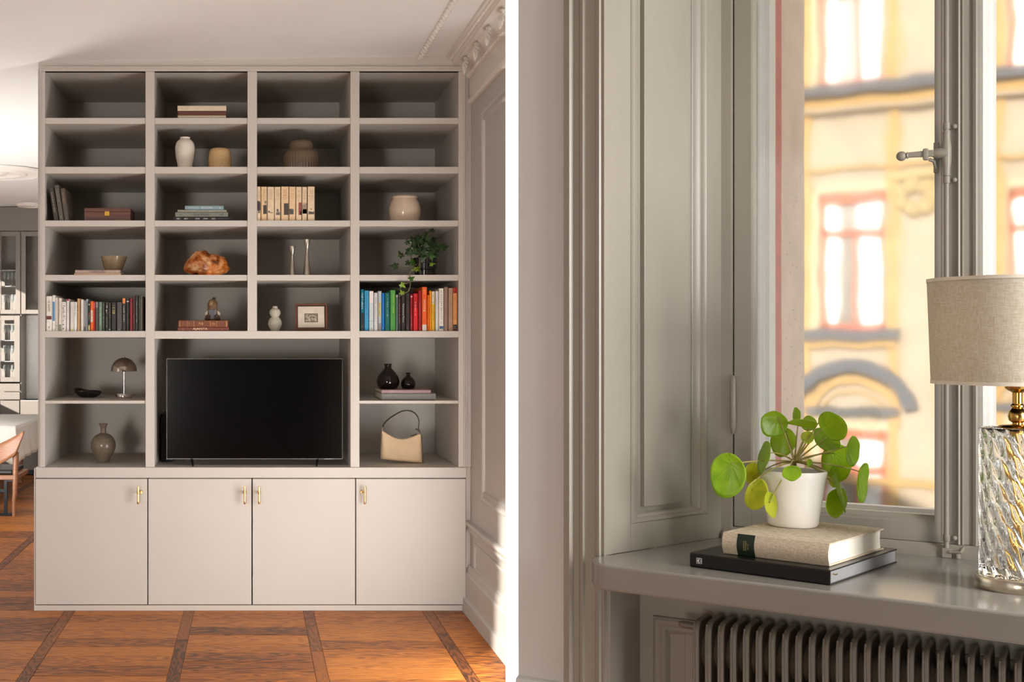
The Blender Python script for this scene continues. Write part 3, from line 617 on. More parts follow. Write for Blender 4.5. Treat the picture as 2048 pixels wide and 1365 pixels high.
# wooden box
Y = YB+.03; z0 = sh[(0, 2)]; xa, xb = X4(168.6, Y), X4(261, Y); z1 = Z4(416.3, Y)
M_WAL = pbr((112, 66, 50), .35, var=.1, scale=18, c2=(82, 46, 36), stretch=(.25, 1, 7), name='walnut_veneer')
bxr = root('wooden_box', 'reddish-brown wooden box with a square brass latch', 'box', ((xa+xb)/2, Y+.13, z0))
zm = z0+(z1-z0)*.72
MB().box(xa, xb, Y, Y+.24, z0+.0003, zm-.0008).build('box_body', M_WAL, bxr, bevel=.0015)
MB().box(xa, xb, Y, Y+.24, zm+.0003, z1).build('lid', M_WAL, bxr, bevel=.0015)
xl = X4(cx3(657.5), Y); zl = Z4(cy3(287), Y); s = .0125
lt = MB().box(xl-s, xl+s, Y-.003, Y, zl-s*.95, zl+s*.95).build('latch', pbr((204, 160, 70), .3, 1., name='latch_brass'), bxr, bevel=.002)
mb = MB(); mb.box(xl-s*.75, xl+s*.75, Y-.0042, Y-.003, zl+s*.45, zl+s*.62); mb.box(xl-s*.75, xl+s*.75, Y-.0042, Y-.003, zl-s*.62, zl-s*.45); mb.box(xl-s*.45, xl+s*.45, Y-.005, Y-.003, zl-s*.12, zl+s*.12)
mb.build('latch_button', pbr((150, 112, 44), .35, 1.), lt)
# glass bowl on the CHOKLAD book
Y = YB+.17; xc = X4(227.2, Y)
s = Y/F; H = Z4(514, Y)-z_bowl
pr = [(16.5*s, 0), (17.5*s, H*.12), (21*s, H*.4), (24.5*s, H*.75), (26.4*s, H)]
def scal(a, z): return 1+.05*math.cos(a*5)*min(1, z/H)**2
vase('glass_bowl', pr, xc, Y, z_bowl+.0005, pbr((176, 152, 120), .14, var=.1, scale=25, trans=.35), 'wavy-rimmed amber-grey glass bowl standing on the CHOKLAD book', 'bowl', fr=scal)
# rock lamp
Y = YB+.2; z0 = sh[(1, 3)]; s = Y/F
prof_t = [(-46, 525), (-43, 518), (-38, 513), (-32, 510), (-27, 503), (-20, 500), (-10, 502), (0, 505), (6, 509), (14, 507.5), (22, 510), (27, 511), (33, 509.5), (38, 513), (43, 524), (46.5, 533)]
def toph(x):
    for (a, ya), (b, yb_) in zip(prof_t, prof_t[1:]):
        if a <= x <= b: return Z4(ya+(yb_-ya)*(x-a)/(b-a), Y)-z0
    return .05
from mathutils import noise as mnoise
def rockv(d):
    x = d.x*46.5; hT = toph(max(-46, min(46, x)))
    hB = 0.0
    zc_ = hT*.42
    return zc_, hT
mb = MB(); vs = []; seg, rg = 56, 36
for i in range(rg+1):
    th_ = math.pi*i/rg
    for k in range(seg):
        ph = 2*math.pi*k/seg
        sx_ = math.sin(th_)*math.cos(ph); sy_ = math.sin(th_)*math.sin(ph); cz = math.cos(th_)
        sg = lambda v, p: math.copysign(abs(v)**p, v)
        x = sg(sx_, .85)*46.5; hT = toph(x*.98); hl = max(.0, 1-abs(x/46.5)**3)
        zc_ = .044; zz = zc_+(max(hT-zc_, .002) if cz > 0 else zc_)*sg(cz, .75)
        x2 = x*(1-.22*max(0, (zc_-zz)/zc_)**1.5)
        n_ = mnoise.noise(Vector((x*.09, sy_*4, zz*45)))*.013+mnoise.noise(Vector((x*.3, sy_*12, zz*120)))*.006
        vs.append(((X4(413.4, Y)+x2*s)+n_*.6, Y+sg(sy_, .9)*.07*(1+0*n_)+n_*1.3, z0+.001+max(0, zz+n_*.8*(1 if zz > .02 else .2))))
fs = [(i*seg+k, (i+1)*seg+k, (i+1)*seg+(k+1) % seg, i*seg+(k+1) % seg) for i in range(rg) for k in range(seg)]
mb.add(vs, fs)
mr = bpy.data.materials.new('amber_crystal'); mr.use_nodes = True; nt = mr.node_tree; N = nt.nodes; L = nt.links; b = N['Principled BSDF']
tc = N.new('ShaderNodeTexCoord'); no = N.new('ShaderNodeTexNoise'); no.inputs['Scale'].default_value = 22; no.inputs['Detail'].default_value = 6; L.new(tc.outputs['Object'], no.inputs['Vector'])
cr = N.new('ShaderNodeValToRGB'); cr.color_ramp.elements[0].position = .36; cr.color_ramp.elements[0].color = rgb((62, 36, 16)); cr.color_ramp.elements[1].position = .66; cr.color_ramp.elements[1].color = rgb((236, 190, 140))
e = cr.color_ramp.elements.new(.5); e.color = rgb((196, 104, 36)); L.new(no.outputs['Fac'], cr.inputs[0]); L.new(cr.outputs[0], b.inputs['Base Color'])
b.inputs['Roughness'].default_value = .2
n3 = N.new('ShaderNodeTexNoise'); n3.inputs['Scale'].default_value = 9; L.new(tc.outputs['Object'], n3.inputs['Vector'])
c3 = N.new('ShaderNodeValToRGB'); c3.color_ramp.elements[0].position = .5; c3.color_ramp.elements[0].color = (0, 0, 0, 1); c3.color_ramp.elements[1].position = .72; c3.color_ramp.elements[1].color = (1, .28, .04, 1)
L.new(n3.outputs['Fac'], c3.inputs[0]); L.new(c3.outputs[0], b.inputs['Emission Color']); b.inputs['Emission Strength'].default_value = .3
bp = N.new('ShaderNodeBump'); bp.inputs['Distance'].default_value = .006; bp.inputs['Strength'].default_value = .8; L.new(no.outputs['Fac'], bp.inputs['Height']); L.new(bp.outputs[0], b.inputs['Normal'])
tag(mb.build('rock_lamp', mr, smooth=60), 'glowing lumpy amber-orange rock lamp on the fourth shelf', 'lamp')
# candlesticks
for (cxp, bw, ty, lab) in ((403.5, 28, 567, 'shorter flared silver candlestick on the left'), (530, 33, 508, 'taller flared silver candlestick on the right')):
    Y = YB+.12; z0 = sh[(2, 3)]; s = Y/F; zt_ = Z4(360+ty/4.265, Y); H = zt_-z0; wz = H-(74 if bw < 30 else 84)/4.265*s
    r0 = bw/4.265*s; cup = 26.5/4.265*s
    pr = [(.0001, 0), (r0, 0), (r0*.98, .004), (r0*.86, H*.16), (r0*.70, H*.34), (r0*.5, H*.54), (r0*.26, wz), (.0075, wz+.006), (cup*.85, H*.86), (cup, H*.97), (cup, H), (cup*.8, H), (cup*.55, H*.93), (.0001, H*.92)]
    tag(MB().lathe(pr, (X4(490+cxp/4.265, Y), Y, z0+.0003), 32).build('candlestick', pbr((190, 180, 165), .3, 1., name='brushed_steel', bump=.05), smooth=50), lab, 'candlestick', 'pair of flared silver candlesticks')
# gourd vase
Y = YB+.12; z0 = sh[(2, 4)]; s = Y/F/4.265*1.
gz = lambda y: Z4(360+y/4.265, Y)-z0
pts = [(36, 1292), (36, 1284), (46, 1268), (57, 1245), (59.5, 1226), (56, 1205), (46, 1188), (34, 1177), (31, 1170), (39, 1160), (47, 1144), (47.5, 1128), (41, 1112), (29, 1102), (22, 1098), (21, 1084), (19, 1080)]
pr = [(w*s, max(0, gz(y))) for w, y in pts]; pr[0] = (pr[0][0], 0)
vase('gourd_vase', pr, X4(490+256/4.265, Y), Y, z0+.0003, pbr((186, 180, 164), .7, var=.05, scale=80, bump=.2), 'small pale double-gourd vase on the fifth shelf', 'vase')
# framed print
Y = YB+.07; z0 = sh[(2, 4)]; xa, xb = X4(590.6, Y), X4(654.6, Y); zt_ = Z4(609.5, Y); tl = math.radians(-9)
PF = root('picture_frame', 'small framed monochrome print with a wide cream mat', 'picture', ((xa+xb)/2, Y, z0))
w, h = xb-xa, (zt_-z0)/math.cos(tl); M = Matrix.Translation(((xa+xb)/2, Y, z0+.004)) @ Matrix.Rotation(tl, 4, 'X') @ Matrix.Rotation(math.radians(-2), 4, 'Z')
fw = .0095; mw = pbr((104, 62, 42), .35, var=.15, scale=40, stretch=(1, 1, .2)); mb = MB()
mb.box(-w/2, -w/2+fw, -.012, .006, 0, h, M); mb.box(w/2-fw, w/2, -.012, .006, 0, h, M); mb.box(-w/2+fw, w/2-fw, -.012, .006, 0, fw, M); mb.box(-w/2+fw, w/2-fw, -.012, .006, h-fw, h, M)
mb.build('frame', mw, PF, bevel=.002)
mb = MB(); f2 = fw+.005
mb.box(-w/2+fw, -w/2+f2, -.006, .004, fw, h-fw, M); mb.box(w/2-f2, w/2-fw, -.006, .004, fw, h-fw, M); mb.box(-w/2+f2, w/2-f2, -.006, .004, fw, f2, M); mb.box(-w/2+f2, w/2-f2, -.006, .004, h-f2, h-fw, M)
mb.build('frame_rebate', pbr((44, 24, 14), .4), PF)
MB().box(-w/2+f2, w/2-f2, -.002, .002, f2, h-f2, M).build('mat_board', pbr((212, 198, 182), .9), PF)
pw, ph = w*.42, h*.33; zc_ = h*.47
MB().box(-pw/2, pw/2, -.0026, -.002, zc_-ph/2, zc_+ph/2, M).build('print_border', pbr((104, 94, 78), .8), PF)
MB().box(-pw*.43, pw*.43, -.0030, -.0026, zc_-ph*.4, zc_+ph*.4, M).build('print', pbr((190, 178, 160), .8, c2=(96, 86, 74), scale=95, stretch=(1, 1, 1.3)), PF)
# bird figurine
Y = YB+.12; s = Y/F/17.07   # per pixel of the 17x crop
xc = X4(350+1285/17.07, Y); zb_ = z_fig+.0005
def fz(y): return Z4(590+y/17.07, Y)
FG = root('figurine', 'small brown stoneware mole figurine in a striped blue and white apron', 'figurine', (xc, Y, zb_))
M_ST = pbr((104, 78, 56), .45, var=.2, scale=50, bump=.2, name='brown_stoneware')
hb = fz(870)-fz(870)
def fzz(y): return zb_+(870-y)*s
pr = [(.0001, 0), (235*s, 0), (250*s, 60*s), (240*s, 160*s), (205*s, 280*s), (178*s, 360*s), (172*s, 470*s), (172*s, 560*s), (160*s, 620*s), (130*s, 680*s), (80*s, 725*s), (.0001, 745*s)]
body = MB().lathe(pr, (xc, Y, zb_), 28, sy=.8).build('body', M_ST, FG, smooth=True)
MB().ball((xc+50*s, Y, fzz(112)), (66*s, 50*s, 36*s), 12, 8).build('tuft', pbr((50, 34, 28), .5), body, smooth=True)
MB().ball((xc-55*s, Y-105*s, fzz(270)), (85*s, 95*s, 110*s), 16, 12).build('snout', pbr((158, 130, 88), .4, var=.15, scale=60, c2=(120, 92, 60)), body, smooth=True)
for sg_ in (-1, 1):
    MB().tube([(xc+sg_*150*s, Y-40*s, fzz(560)), (xc+sg_*215*s, Y-70*s, fzz(640)), (xc+sg_*195*s, Y-120*s, fzz(710))], [40*s, 62*s, 45*s], 12).build('sleeve', pbr((214, 200, 182), .5), body, smooth=True)
    MB().ball((xc+sg_*150*s+0*s, Y-170*s, fzz(745)), (95*s, 70*s, 85*s), 14, 10).build('paw', pbr((84, 60, 48), .5), body, smooth=True)
    MB().ball((xc+sg_*170*s, Y-150*s, fzz(822)), (110*s, 120*s, 50*s), 14, 10).build('foot', pbr((78, 58, 40), .5), body, smooth=True)
ap = MB(); 
def apf(u, v):
    a = (u-.5)*1.5*(1-.55*v); zz = fzz(505+(800-505)*v); R_ = (178+62*v)*s*1.04
    return (xc+R_*math.sin(a), Y-R_*.8*math.cos(a)-.001, zz)
ap.grid(14, 6, apf); ap.build('apron', pbr((196, 200, 204), .6), body, smooth=True, solid=.002)
mb = MB()
for k in range(8):
    u = (k+.5)/8
    a_, b_ = [apf(u-.025, v) for v in (0, .33, .66, 1)], [apf(u+.025, v) for v in (0, .33, .66, 1)]
    for j in range(3):
        q = [Vector(a_[j]), Vector(b_[j]), Vector(b_[j+1]), Vector(a_[j+1])]
        mb.ext([p+Vector((0, -.0045, 0)) for p in q], (0, .001, 0))
mb.build('apron_stripes', pbr((44, 50, 72), .6), body)
# ivy in black pot
Y = YB+.16; z0 = sh[(3, 3)]; s = Y/F/4.265
xc = X4(cx4(1537), Y); z0 += .0006; IV = root('potted_ivy', 'trailing green ivy in a glossy black pot', 'plant', (xc, Y, z0))
pz = lambda y: Z4(360+y/4.265, Y)-z0
pr = [(.0001, 0), (90*s, 0), (92*s, pz(770)), (100*s, pz(765)), (103*s, pz(668)), (98*s, pz(668)), (94*s, pz(690)), (.0001, pz(690))]
MB().lathe(pr, (xc, Y, z0+.0003), 40).build('pot', pbr((22, 20, 20), .12, coat=.5), IV, smooth=40)
def ivy_leaf(mb, c, size, yaw, pitch, roll):
    out = [(0, 0), (.22, -.16), (.42, -.06), (.30, .12), (.55, .38), (.24, .42), (0, 1.0), (-.24, .42), (-.55, .38), (-.30, .12), (-.42, -.06), (-.22, -.16)]
    M = Matrix.Translation(c) @ Matrix.Rotation(yaw, 4, 'Y') @ Matrix.Rotation(pitch, 4, 'X') @ Matrix.Rotation(roll, 4, 'Z')
    vs = [(x*size, (.12*abs(x)-.1*y*y)*size, y*size) for x, y in out]+[(0, -.04*size, .3*size)]
    n = len(out); fs = [(i, (i+1) % n, n) for i in range(n)]
    mb.add(vs, fs, M)
M_IV = [pbr((40, 64, 30), .4, var=.15, sss=.0), pbr((62, 98, 36), .4, var=.15), pbr((128, 160, 44), .4, var=.12)]
def P4(x, y, dy=0): return Vector((X4(cx4(x), Y+dy), Y+dy, Z4(360+y/4.265, Y+dy)))
vines = [[(1540, 680), (1530, 560), (1560, 470), (1545, 400)], [(1530, 690), (1450, 600), (1400, 560), (1385, 540)], [(1520, 690), (1420, 620), (1350, 640), (1310, 650)],
         [(1560, 690), (1620, 600), (1660, 570), (1700, 590)], [(1500, 700), (1430, 740), (1350, 750), (1290, 735)], [(1570, 700), (1600, 640), (1640, 560), (1650, 550)],
         [(1540, 690), (1480, 560), (1470, 500), (1480, 490)]]
mb = MB()
for i, v in enumerate(vines): mb.tube([P4(x, y, -.02-.02*(j % 2)-.01*i*.3) for j, (x, y) in enumerate(v)], .0018, 5)
mb.tube([P4(1500, 690, -.06), P4(1460, 770, -.11), P4(1410, 785, -.145), P4(1400, 800, -.17), P4(1408, 830, -.18), P4(1410, 900, -.19), P4(1395, 950, -.19), P4(1350, 975, -.19), P4(1330, 985, -.19)], .0018, 5)
mb.tube([P4(1408, 870, -.18), P4(1380, 885, -.185), P4(1340, 888, -.19)], .0014, 5)
mb.build('vine', pbr((140, 130, 80), .6), IV, smooth=True)
rnd = random.Random(5); lv = []
hand = [(1590, 440, 0, 46), (1550, 400, 0, 26), (1470, 500, 0, 46), (1390, 545, 0, 42), (1525, 480, 0, 48), (1340, 655, 0, 52), (1300, 735, 0, 60), (1400, 700, 0, 46), (1440, 720, 1, 60), (1490, 740, 2, 62), (1525, 690, 1, 60), (1470, 760, 2, 44),
        (1600, 640, 1, 66), (1580, 720, 2, 40), (1650, 570, 0, 62), (1690, 590, 0, 56), (1620, 590, 0, 62), (1405, 850, 1, 46), (1330, 890, 2, 44), (1345, 975, 2, 40), (1560, 560, 0, 60), (1500, 600, 0, 60), (1440, 610, 0, 58), (1460, 560, 0, 58), (1530, 640, 0, 60), (1400, 600, 0, 50), (1560, 520, 0, 54), (1400, 640, 0, 52), (1500, 540, 0, 52)]
for (x, y, m_, sz) in hand: lv.append((x, y, m_, sz, -.19 if y > 820 else rnd.uniform(-.1, -.03)))
for i in range(55):
    a = rnd.uniform(0, 6.28); q = rnd.random()**.6
    lv.append((1535+q*125*math.cos(a), 590+q*105*math.sin(a)*(1 if y else 1), 0 if rnd.random() < .85 else 1, rnd.uniform(34, 58), rnd.uniform(-.09, .07)))
for (x, y, m_, sz, dy) in lv:
    mb = MB(); c = P4(x, y, dy); q = sz*s*1.25
    ivy_leaf(mb, c-Vector((0, 0, 0)), q, rnd.uniform(-2.6, 2.6), rnd.uniform(-.6, .6), rnd.uniform(-.7, .7))
    mb.build('leaf', M_IV[m_], IV)
# black speaker and television
z0 = Z_CT
tag(MB().box(X4(321.4, YB+.3), X4(345, YB+.3), YB+.3, YB+.6, z0+.0005, Z4(829, YB+.3)).build('speaker', pbr((26, 25, 26), .5), bevel=.004), 'narrow black speaker box half hidden left of the television', 'speaker')
YT = YB+.1
TV = root('television', 'large black flat television on two thin feet', 'television', (X4(509, YT), YT+.03, z0))
xa, xb, za, zb2 = X4(332.7, YT), X4(685.5, YT), Z4(919.5, YT), Z4(717.4, YT)
MB().box(xa, xb, YT, YT+.028, za, zb2).build('housing', pbr((96, 92, 90), .35, .6), TV, bevel=.001)
MB().box(xa+.004, xb-.004, YT-.0015, YT+.001, za+.006, zb2-.004).build('screen', pbr((5, 5, 6), .12, coat=.0, var=0), TV)
MB().box(xa+.25, xb-.25, YT+.028, YT+.06, za+.04, za+.32).build('rear_box', pbr((30, 30, 30), .5), TV)
MB().box(X4(648, YT), X4(664, YT), YT-.003, YT-.0012, za+.0008, za+.0045).build('maker_badge', pbr((150, 148, 146), .3, .8), TV)
for sg_, c in ((-1, 383), (1, 636)):
    x = X4(c, YT); mb = MB()
    mb.ext([(x-sg_*.0, YT+.01, za+.006), (x+.014, YT+.01, za+.006), (x+.014, YT-.07, z0+.0005), (x, YT-.07, z0+.0005)], (-.004, 0, 0)) if 0 else None
    mb.tube([(x, YT+.014, za+.004), (x+sg_*-.006, YT-.02, za-.012), (x+sg_*-.012, YT-.075, z0+.004)], [.007, .007, .004], 8)
    mb.tube([(x, YT+.014, za+.004), (x, YT+.08, z0+.012), (x, YT+.13, z0+.004)], [.007, .007, .004], 8)
    mb.box(x-.05, x+.05, YT+.002, YT+.02, za-.003, za+.001)
    mb.build('foot', pbr((28, 27, 28), .35, .3), TV, smooth=35)
# curled dark bowl
Y = YB+.36; z0 = sh[(0, 5)]; s = Y/F/4.265
def dish(u, v):
    a = 2*math.pi*u; q = v; R = (105+12*math.cos(a*3+.6)+8*math.cos(a*2))*s
    z = (.12+.88*q**2.2)*(62+14*math.cos(a-2.7)+6*math.sin(3*a))*s; rr = R*(.42+.58*q)
    return (xd+rr*math.cos(a), Y+rr*.7*math.sin(a), z0+.0045+z-.12*48*s)
xd = X4(60+488/4.265, Y); mb = MB(); mb.grid(48, 10, dish)
vs_b = [dish(i/48, 0) for i in range(48)]; mb.add(vs_b, [tuple(range(48))])
db = tag(mb.build('sculpted_dish', pbr((34, 28, 24), .22, var=.3, scale=30), smooth=60, solid=.004), 'black-brown glazed dish with a curled wavy rim', 'dish')
MB().tube([(xd-92*s, Y-.02, z0+50*s), (xd-100*s, Y-.03, z0+76*s), (xd-80*s, Y-.035, z0+82*s), (xd-70*s, Y-.03, z0+66*s), (xd-84*s, Y-.028, z0+58*s)], [.006, .006, .005, .004, .003], 8).build('rim_curl', pbr((34, 28, 24), .22, var=.3, scale=30), db, smooth=True)
# mushroom lamp
Y = YB+.27; s = Y/F/4.265; q = lambda y: Z4(640+y/4.265, Y)
xl = X4(60+802/4.265, Y); z0 = sh[(0, 5)]
ML = root('mushroom_lamp', 'small chrome table lamp with a domed mushroom shade', 'lamp', (xl, Y, z0))
MB().lathe([(.0001, 0), (68*s, 0), (70*s, .003), (70*s, .024), (66*s, .0275), (.0001, .028)], (xl, Y, z0+.0005), 40).build('base', M_CHROME, ML, smooth=40)
MB().lathe([(6*s, z0+.028), (6*s, q(330))], (xl, Y, 0), 16).build('stem', M_CHROME, ML, smooth=40)
zs0, zs1 = q(438), q(322); R = 111*s; pr = []
for k in range(13):
    a = math.pi/2*k/12; pr.append((max(.0001, R*math.cos(a)), zs0+(zs1-zs0)*math.sin(a)))
pr2 = [(max(.0001, r-.002), z-.0015) for r, z in pr[::-1]]
MB().lathe(pr+pr2, (xl, Y, 0), 48).build('shade', pbr((190, 178, 165), .08, 1., var=.02, name='dark_chrome'), ML, smooth=60)
MB().ball((xl, Y, zs1+.004), (.005, .005, .007), 12, 8).build('finial', M_CHROME, ML, smooth=True)
# stoneware bottle vase
Y = YB+.27; s = Y/F/4.265; z0 = Z_CT; q = lambda y: Z4(640+y/4.265, Y)-z0
pts = [(52, 1205), (56, 1196), (62, 1180), (86, 1140), (102, 1105), (107, 1075), (104, 1045), (92, 1015), (70, 990), (42, 975), (27, 968), (24, 950), (24, 930), (28, 912), (38, 892), (39, 886)]
pr = [(w_*s, max(0, q(y))) for w_, y in pts]; pr[0] = (pr[0][0], 0)
vase('bottle_vase', pr, X4(60+625/4.265, Y), Y, z0+.0005, pbr((96, 84, 70), .28, scale=260, c2=(140, 126, 108), coat=.3), 'speckled brown-grey round vase with a narrow flared neck', 'vase')
# dark glass bottles
M_DG = pbr((52, 40, 34), .06, trans=.75, var=.05, ior=1.45, name='smoked_glass')
for (c, lab, Y, pts) in ((1220, 'larger smoky dark glass bottle on the pink book', YB+.2, [(60, 592), (78, 585), (94, 555), (98, 525), (90, 490), (66, 455), (44, 430), (31, 418), (28, 405), (28, 392), (34, 388), (33, 378), (30, 377)]),
                    (1392, 'smaller smoky dark glass bottle on the pink book', YB+.2, [(38, 592), (52, 585), (61, 562), (62, 545), (55, 520), (40, 500), (26, 488), (16, 480), (15, 462), (24, 458), (24, 453), (22, 452)])):
    s = Y/F/4.265; q = lambda y: Z4(640+y/4.265, Y)-z_bot
    pr = [(w_*s, max(0, q(y))) for w_, y in pts]; pr[0] = (pr[0][0], 0)
    o = vase('glass_bottle', pr, X4(cx4(c), Y), Y, z_bot+.0005, M_DG, lab, 'bottle'); o['group'] = 'pair of dark glass bottles'
# handbag
Y = YB+.25; s = Y/F/4.265
def HP(x, y, dy=0): return Vector((X4(cx4(x), Y+dy), Y+dy, Z4(640+y/4.265, Y+dy)))
hb0 = HP(1335, 1215); hb0.z = Z_CT
HB = root('handbag', 'cream leather shoulder bag with a dark arched strap', 'bag', hb0)
def topy(u):  # top edge rows across u 0..1
    return 950+58*math.sin(math.pi*min(1, u*1.05))**1.1+(30*u)
def bag(u, v, side):
    x0_, x1_ = 1168-12*v, 1500+14*v; x = x0_+(x1_-x0_)*u
    yt = topy(u); yb_ = 1186+34*u; y = yt+(yb_-yt)*v
    th_ = .05*(math.sin(math.pi*u)**.35)*(v*.75+.12)+.004
    if v > .9: th_ *= 1-.35*((v-.9)/.1)**2
    p = HP(x, y, -.01*u); return (p.x, p.y+side*th_-(.03 if 0 else 0), max(p.z, Z_CT+.0012))
mb = MB(); mb.grid(24, 16, lambda u, v: bag(u, v, -1)); mb.grid(24, 16, lambda u, v: bag(1-u, v, 1))
n = 25; 
def gi(g, i, j): return g*25*17+j*25+i
for j in range(16):
    mb.f.append((gi(0, 0, j), gi(0, 0, j+1), gi(1, 24, j+1), gi(1, 24, j))); mb.f.append((gi(0, 24, j+1), gi(0, 24, j), gi(1, 0, j), gi(1, 0, j+1)))
for i in range(24):
    mb.f.append((gi(0, i, 16), gi(0, i+1, 16), gi(1, 23-i, 16), gi(1, 24-i, 16)))
    mb.f.append((gi(0, i+1, 0), gi(0, i, 0), gi(1, 24-i, 0), gi(1, 23-i, 0)))
mb.build('bag_body', pbr((226, 196, 158), .42, var=.04, scale=14, bump=.12, bscale=250, name='cream_leather'), HB, smooth=60)
dk = pbr((58, 50, 42), .45, name='dark_strap_leather')
MB().tube([HP(1168+(1500-1168)*k/14, topy(k/14)-2, -.003-.01*k/14) for k in range(15)], .003, 8).build('zip_edge', pbr((190, 160, 124), .4), HB, smooth=True)
mb = MB()
for e in (0, 1):
    mb.tube([Vector(bag(e, v, 0))+Vector(((-1 if e == 0 else 1)*.003, 0, 0)) for v in (0, .25, .5, .75, 1)], .0022, 6)
mb.build('side_piping', dk, HB, smooth=True)
sp = [(1176, 918), (1182, 893), (1205, 865), (1240, 835), (1290, 804), (1335, 781), (1380, 773), (1420, 780), (1452, 800), (1474, 830), (1484, 865), (1481, 905), (1476, 940)]
mb = MB(); vs = []
for k, (x, y) in enumerate(sp):
    p0 = HP(*sp[max(0, k-1)]); p1 = HP(*sp[min(len(sp)-1, k+1)]); t_ = (p1-p0).normalized(); nn = Vector((-t_.z, 0, t_.x)); p = HP(x, y)
    q_ = .0012; w_ = .011*(.5 if k in (0, len(sp)-1) else 1); o_ = Vector((0, w_, 0))+nn*(.003 if k > 6 else .0015)
    vs += [p-o_-nn*q_, p+o_-nn*q_, p+o_+nn*q_, p-o_+nn*q_]
fs = []
for k in range(len(sp)-1):
    for j in range(4): fs.append((k*4+j, k*4+(j+1) % 4, (k+1)*4+(j+1) % 4, (k+1)*4+j))
fs += [(0, 1, 2, 3), tuple(len(vs)-4+j for j in (3, 2, 1, 0))]
mb.add(vs, fs); mb.build('strap', dk, HB, smooth=50)
for (x0_, y0_, x1_, y1_) in ((1174, 915, 1173, 955), (1478, 930, 1500, 975)):
    mb = MB(); a, b_ = HP(x0_, y0_), HP(x1_, y1_); mb.tube([a, (a+b_)/2, b_], [.0035, .0045, .003], 8); mb.build('strap_ring', M_CHROME, HB, smooth=True)
mb = MB(); mb.tube([HP(1412, 992, -.02), HP(1440, 985, -.02), HP(1466, 975, -.015)], .0025, 6); mb.build('zip_pull', dk, HB, smooth=True)
mb = MB(); a, b_ = HP(1455, 930, -.004), HP(1490, 950, -.004); mb.tube([a, b_], .004, 6); mb.build('strap_tab', dk, HB, smooth=True)
# ================================================================== WINDOW NICHE (right)
H_S = .932                                   # sill height
O = Vector((.834, 2.94, 0)); U = Vector((.8216, -.5701, 0)); NN = Vector((.5701, .8216, 0))
MW = basis(O, U, NN, (0, 0, 1))              # local s, t, z
def P(s, t, z=0): return O+U*s+NN*t+Vector((0, 0, z))
def S(px, t):
    k = (px-CX)/F; return (k*(O.y+t*NN.y)-O.x-t*NN.x)/(U.x-k*U.y)
def ZZ(px, py, t):
    s = S(px, t); Y = (O+U*s+NN*t).y; return ZC-(py-CY)/F*Y
def pr2(pts, z0, z1, name, mat, parent=None, smooth=False, bevel=0, **k):
    return MB().prism([tuple(p) for p in pts], z0, z1, MW).build(name, mat, parent, smooth=smooth, bevel=bevel, **k)
ZT = 2.62
s1 = S(1036.2, -.002)
# wall left of the window
struct(pr2([(s1, 0), (S(1131, 0), 0), (0, 0), (0, .05), (.02, .3), (s1-.02, .30)], 0, CEIL+.03, 'wall_right_front', M_WALL, keep=True), 'greige wall left of the window casing')
M_NW = M_WIN
cas = [(S(1131, 0), .001), (S(1131, 0), -.012), (S(1134, -.016), -.018), (S(1139, -.02), -.022), (S(1143, -.018), -.018), (S(1147, -.012), -.010), (S(1158, -.010), -.010), (S(1161, -.014), -.016), (S(1166, -.016), -.018), (S(1170, -.014), -.012),
       (S(1190, -.012), -.012), (S(1194, -.014), -.018), (S(1199, -.018), -.021), (S(1203, -.016), -.016), (S(1208, -.016), -.018), (0.0015, -.018), (.003, -.012), (.004, .001)]
struct(pr2(cas, .0, ZT+.12, 'trim_10', M_NW, smooth=30, keep=True), 'grooved window casing left of the reveal')
zl = .616
struct(MB().ext([(s1, 0, zl), (s1, -.014, zl-.004), (s1, -.02, zl-.014), (s1, -.012, zl-.026), (s1, -.008, zl-.06), (s1, 0, zl-.062)], (S(1131, 0)-s1, 0, 0), MW).build('trim_11', M_WALL, keep=True, smooth=35), 'dado rail beneath the wall left of the window')
# reveal panelling: local frame r along the splay, h towards the viewer
A = Vector((0.0025, -.012)); B = Vector((.156, .431)); dirR = (B-A); LR = dirR.length; dirR /= LR; nR = Vector((dirR.y, -dirR.x))
MR = MW @ basis((A.x, A.y, 0), (dirR.x, dirR.y, 0), (nR.x, nR.y, 0), (0, 0, 1))
def rr(px, h=0.):
    # parameter r on the reveal plane (offset h) seen at a pixel column
    k = (px-CX)/F; p = P(A.x+nR.x*h, A.y+nR.y*h); d = U*dirR.x+NN*dirR.y
    return (k*p.y-p.x)/(d.x-k*d.y)
rv = struct(MB().box(0, LR+.03, -.06, -.016, H_S, ZT, MR).build('trim_12', M_NW, keep=True), 'panelled left reveal of the window niche')
r1, r2, r3, r4, r5, r6, r7 = rr(1262), rr(1276, -.012), rr(1289, -.004), rr(1378, -.004), rr(1393, -.014), rr(1415), LR+.01
z1 = .998
mb = MB(); mb.box(0, r1, -.017, 0, H_S, ZT, MR); mb.box(r6, r7, -.017, 0, H_S, ZT, MR); mb.box(r1, r6, -.017, 0, H_S, z1, MR); mb.box(r1, r6, -.017, 0, 2.45, ZT, MR)
mb.build('reveal_frame', M_NW, rv, bevel=.0015)
mb = MB()
prm = [(0, 0), (.002, .0035), (.0055, .0045), (.009, .001), (.011, -.004), (.014, -.003), (.018, -.006), (.021, -.012), (.024, -.015)]
def mring(mb, a0, a1, b0_, b1_, prof, M, sx=1.):
    vs = []; n = len(prof); fs = []
    for (a, b) in ((0, 0), (1, 0), (1, 1), (0, 1)):
        for (i, p) in prof: vs.append((a1-i*sx if a else a0+i*sx, p, b1_-i if b else b0_+i))
    for c in range(4):
        for k in range(n-1):
            q = c*n+k; w = ((c+1) % 4)*n+k; fs.append((q, q+1, w+1, w))
    mb.add(vs, fs, M)
mring(mb, r1, r6, z1, 2.45, prm, MR, 1.9)
mb.build('reveal_moulding', M_NW, rv, smooth=30)
MB().box(r3, r4, -.018, -.004, 1.034, 2.41, MR).build('raised_panel', M_NW, rv, bevel=.001)
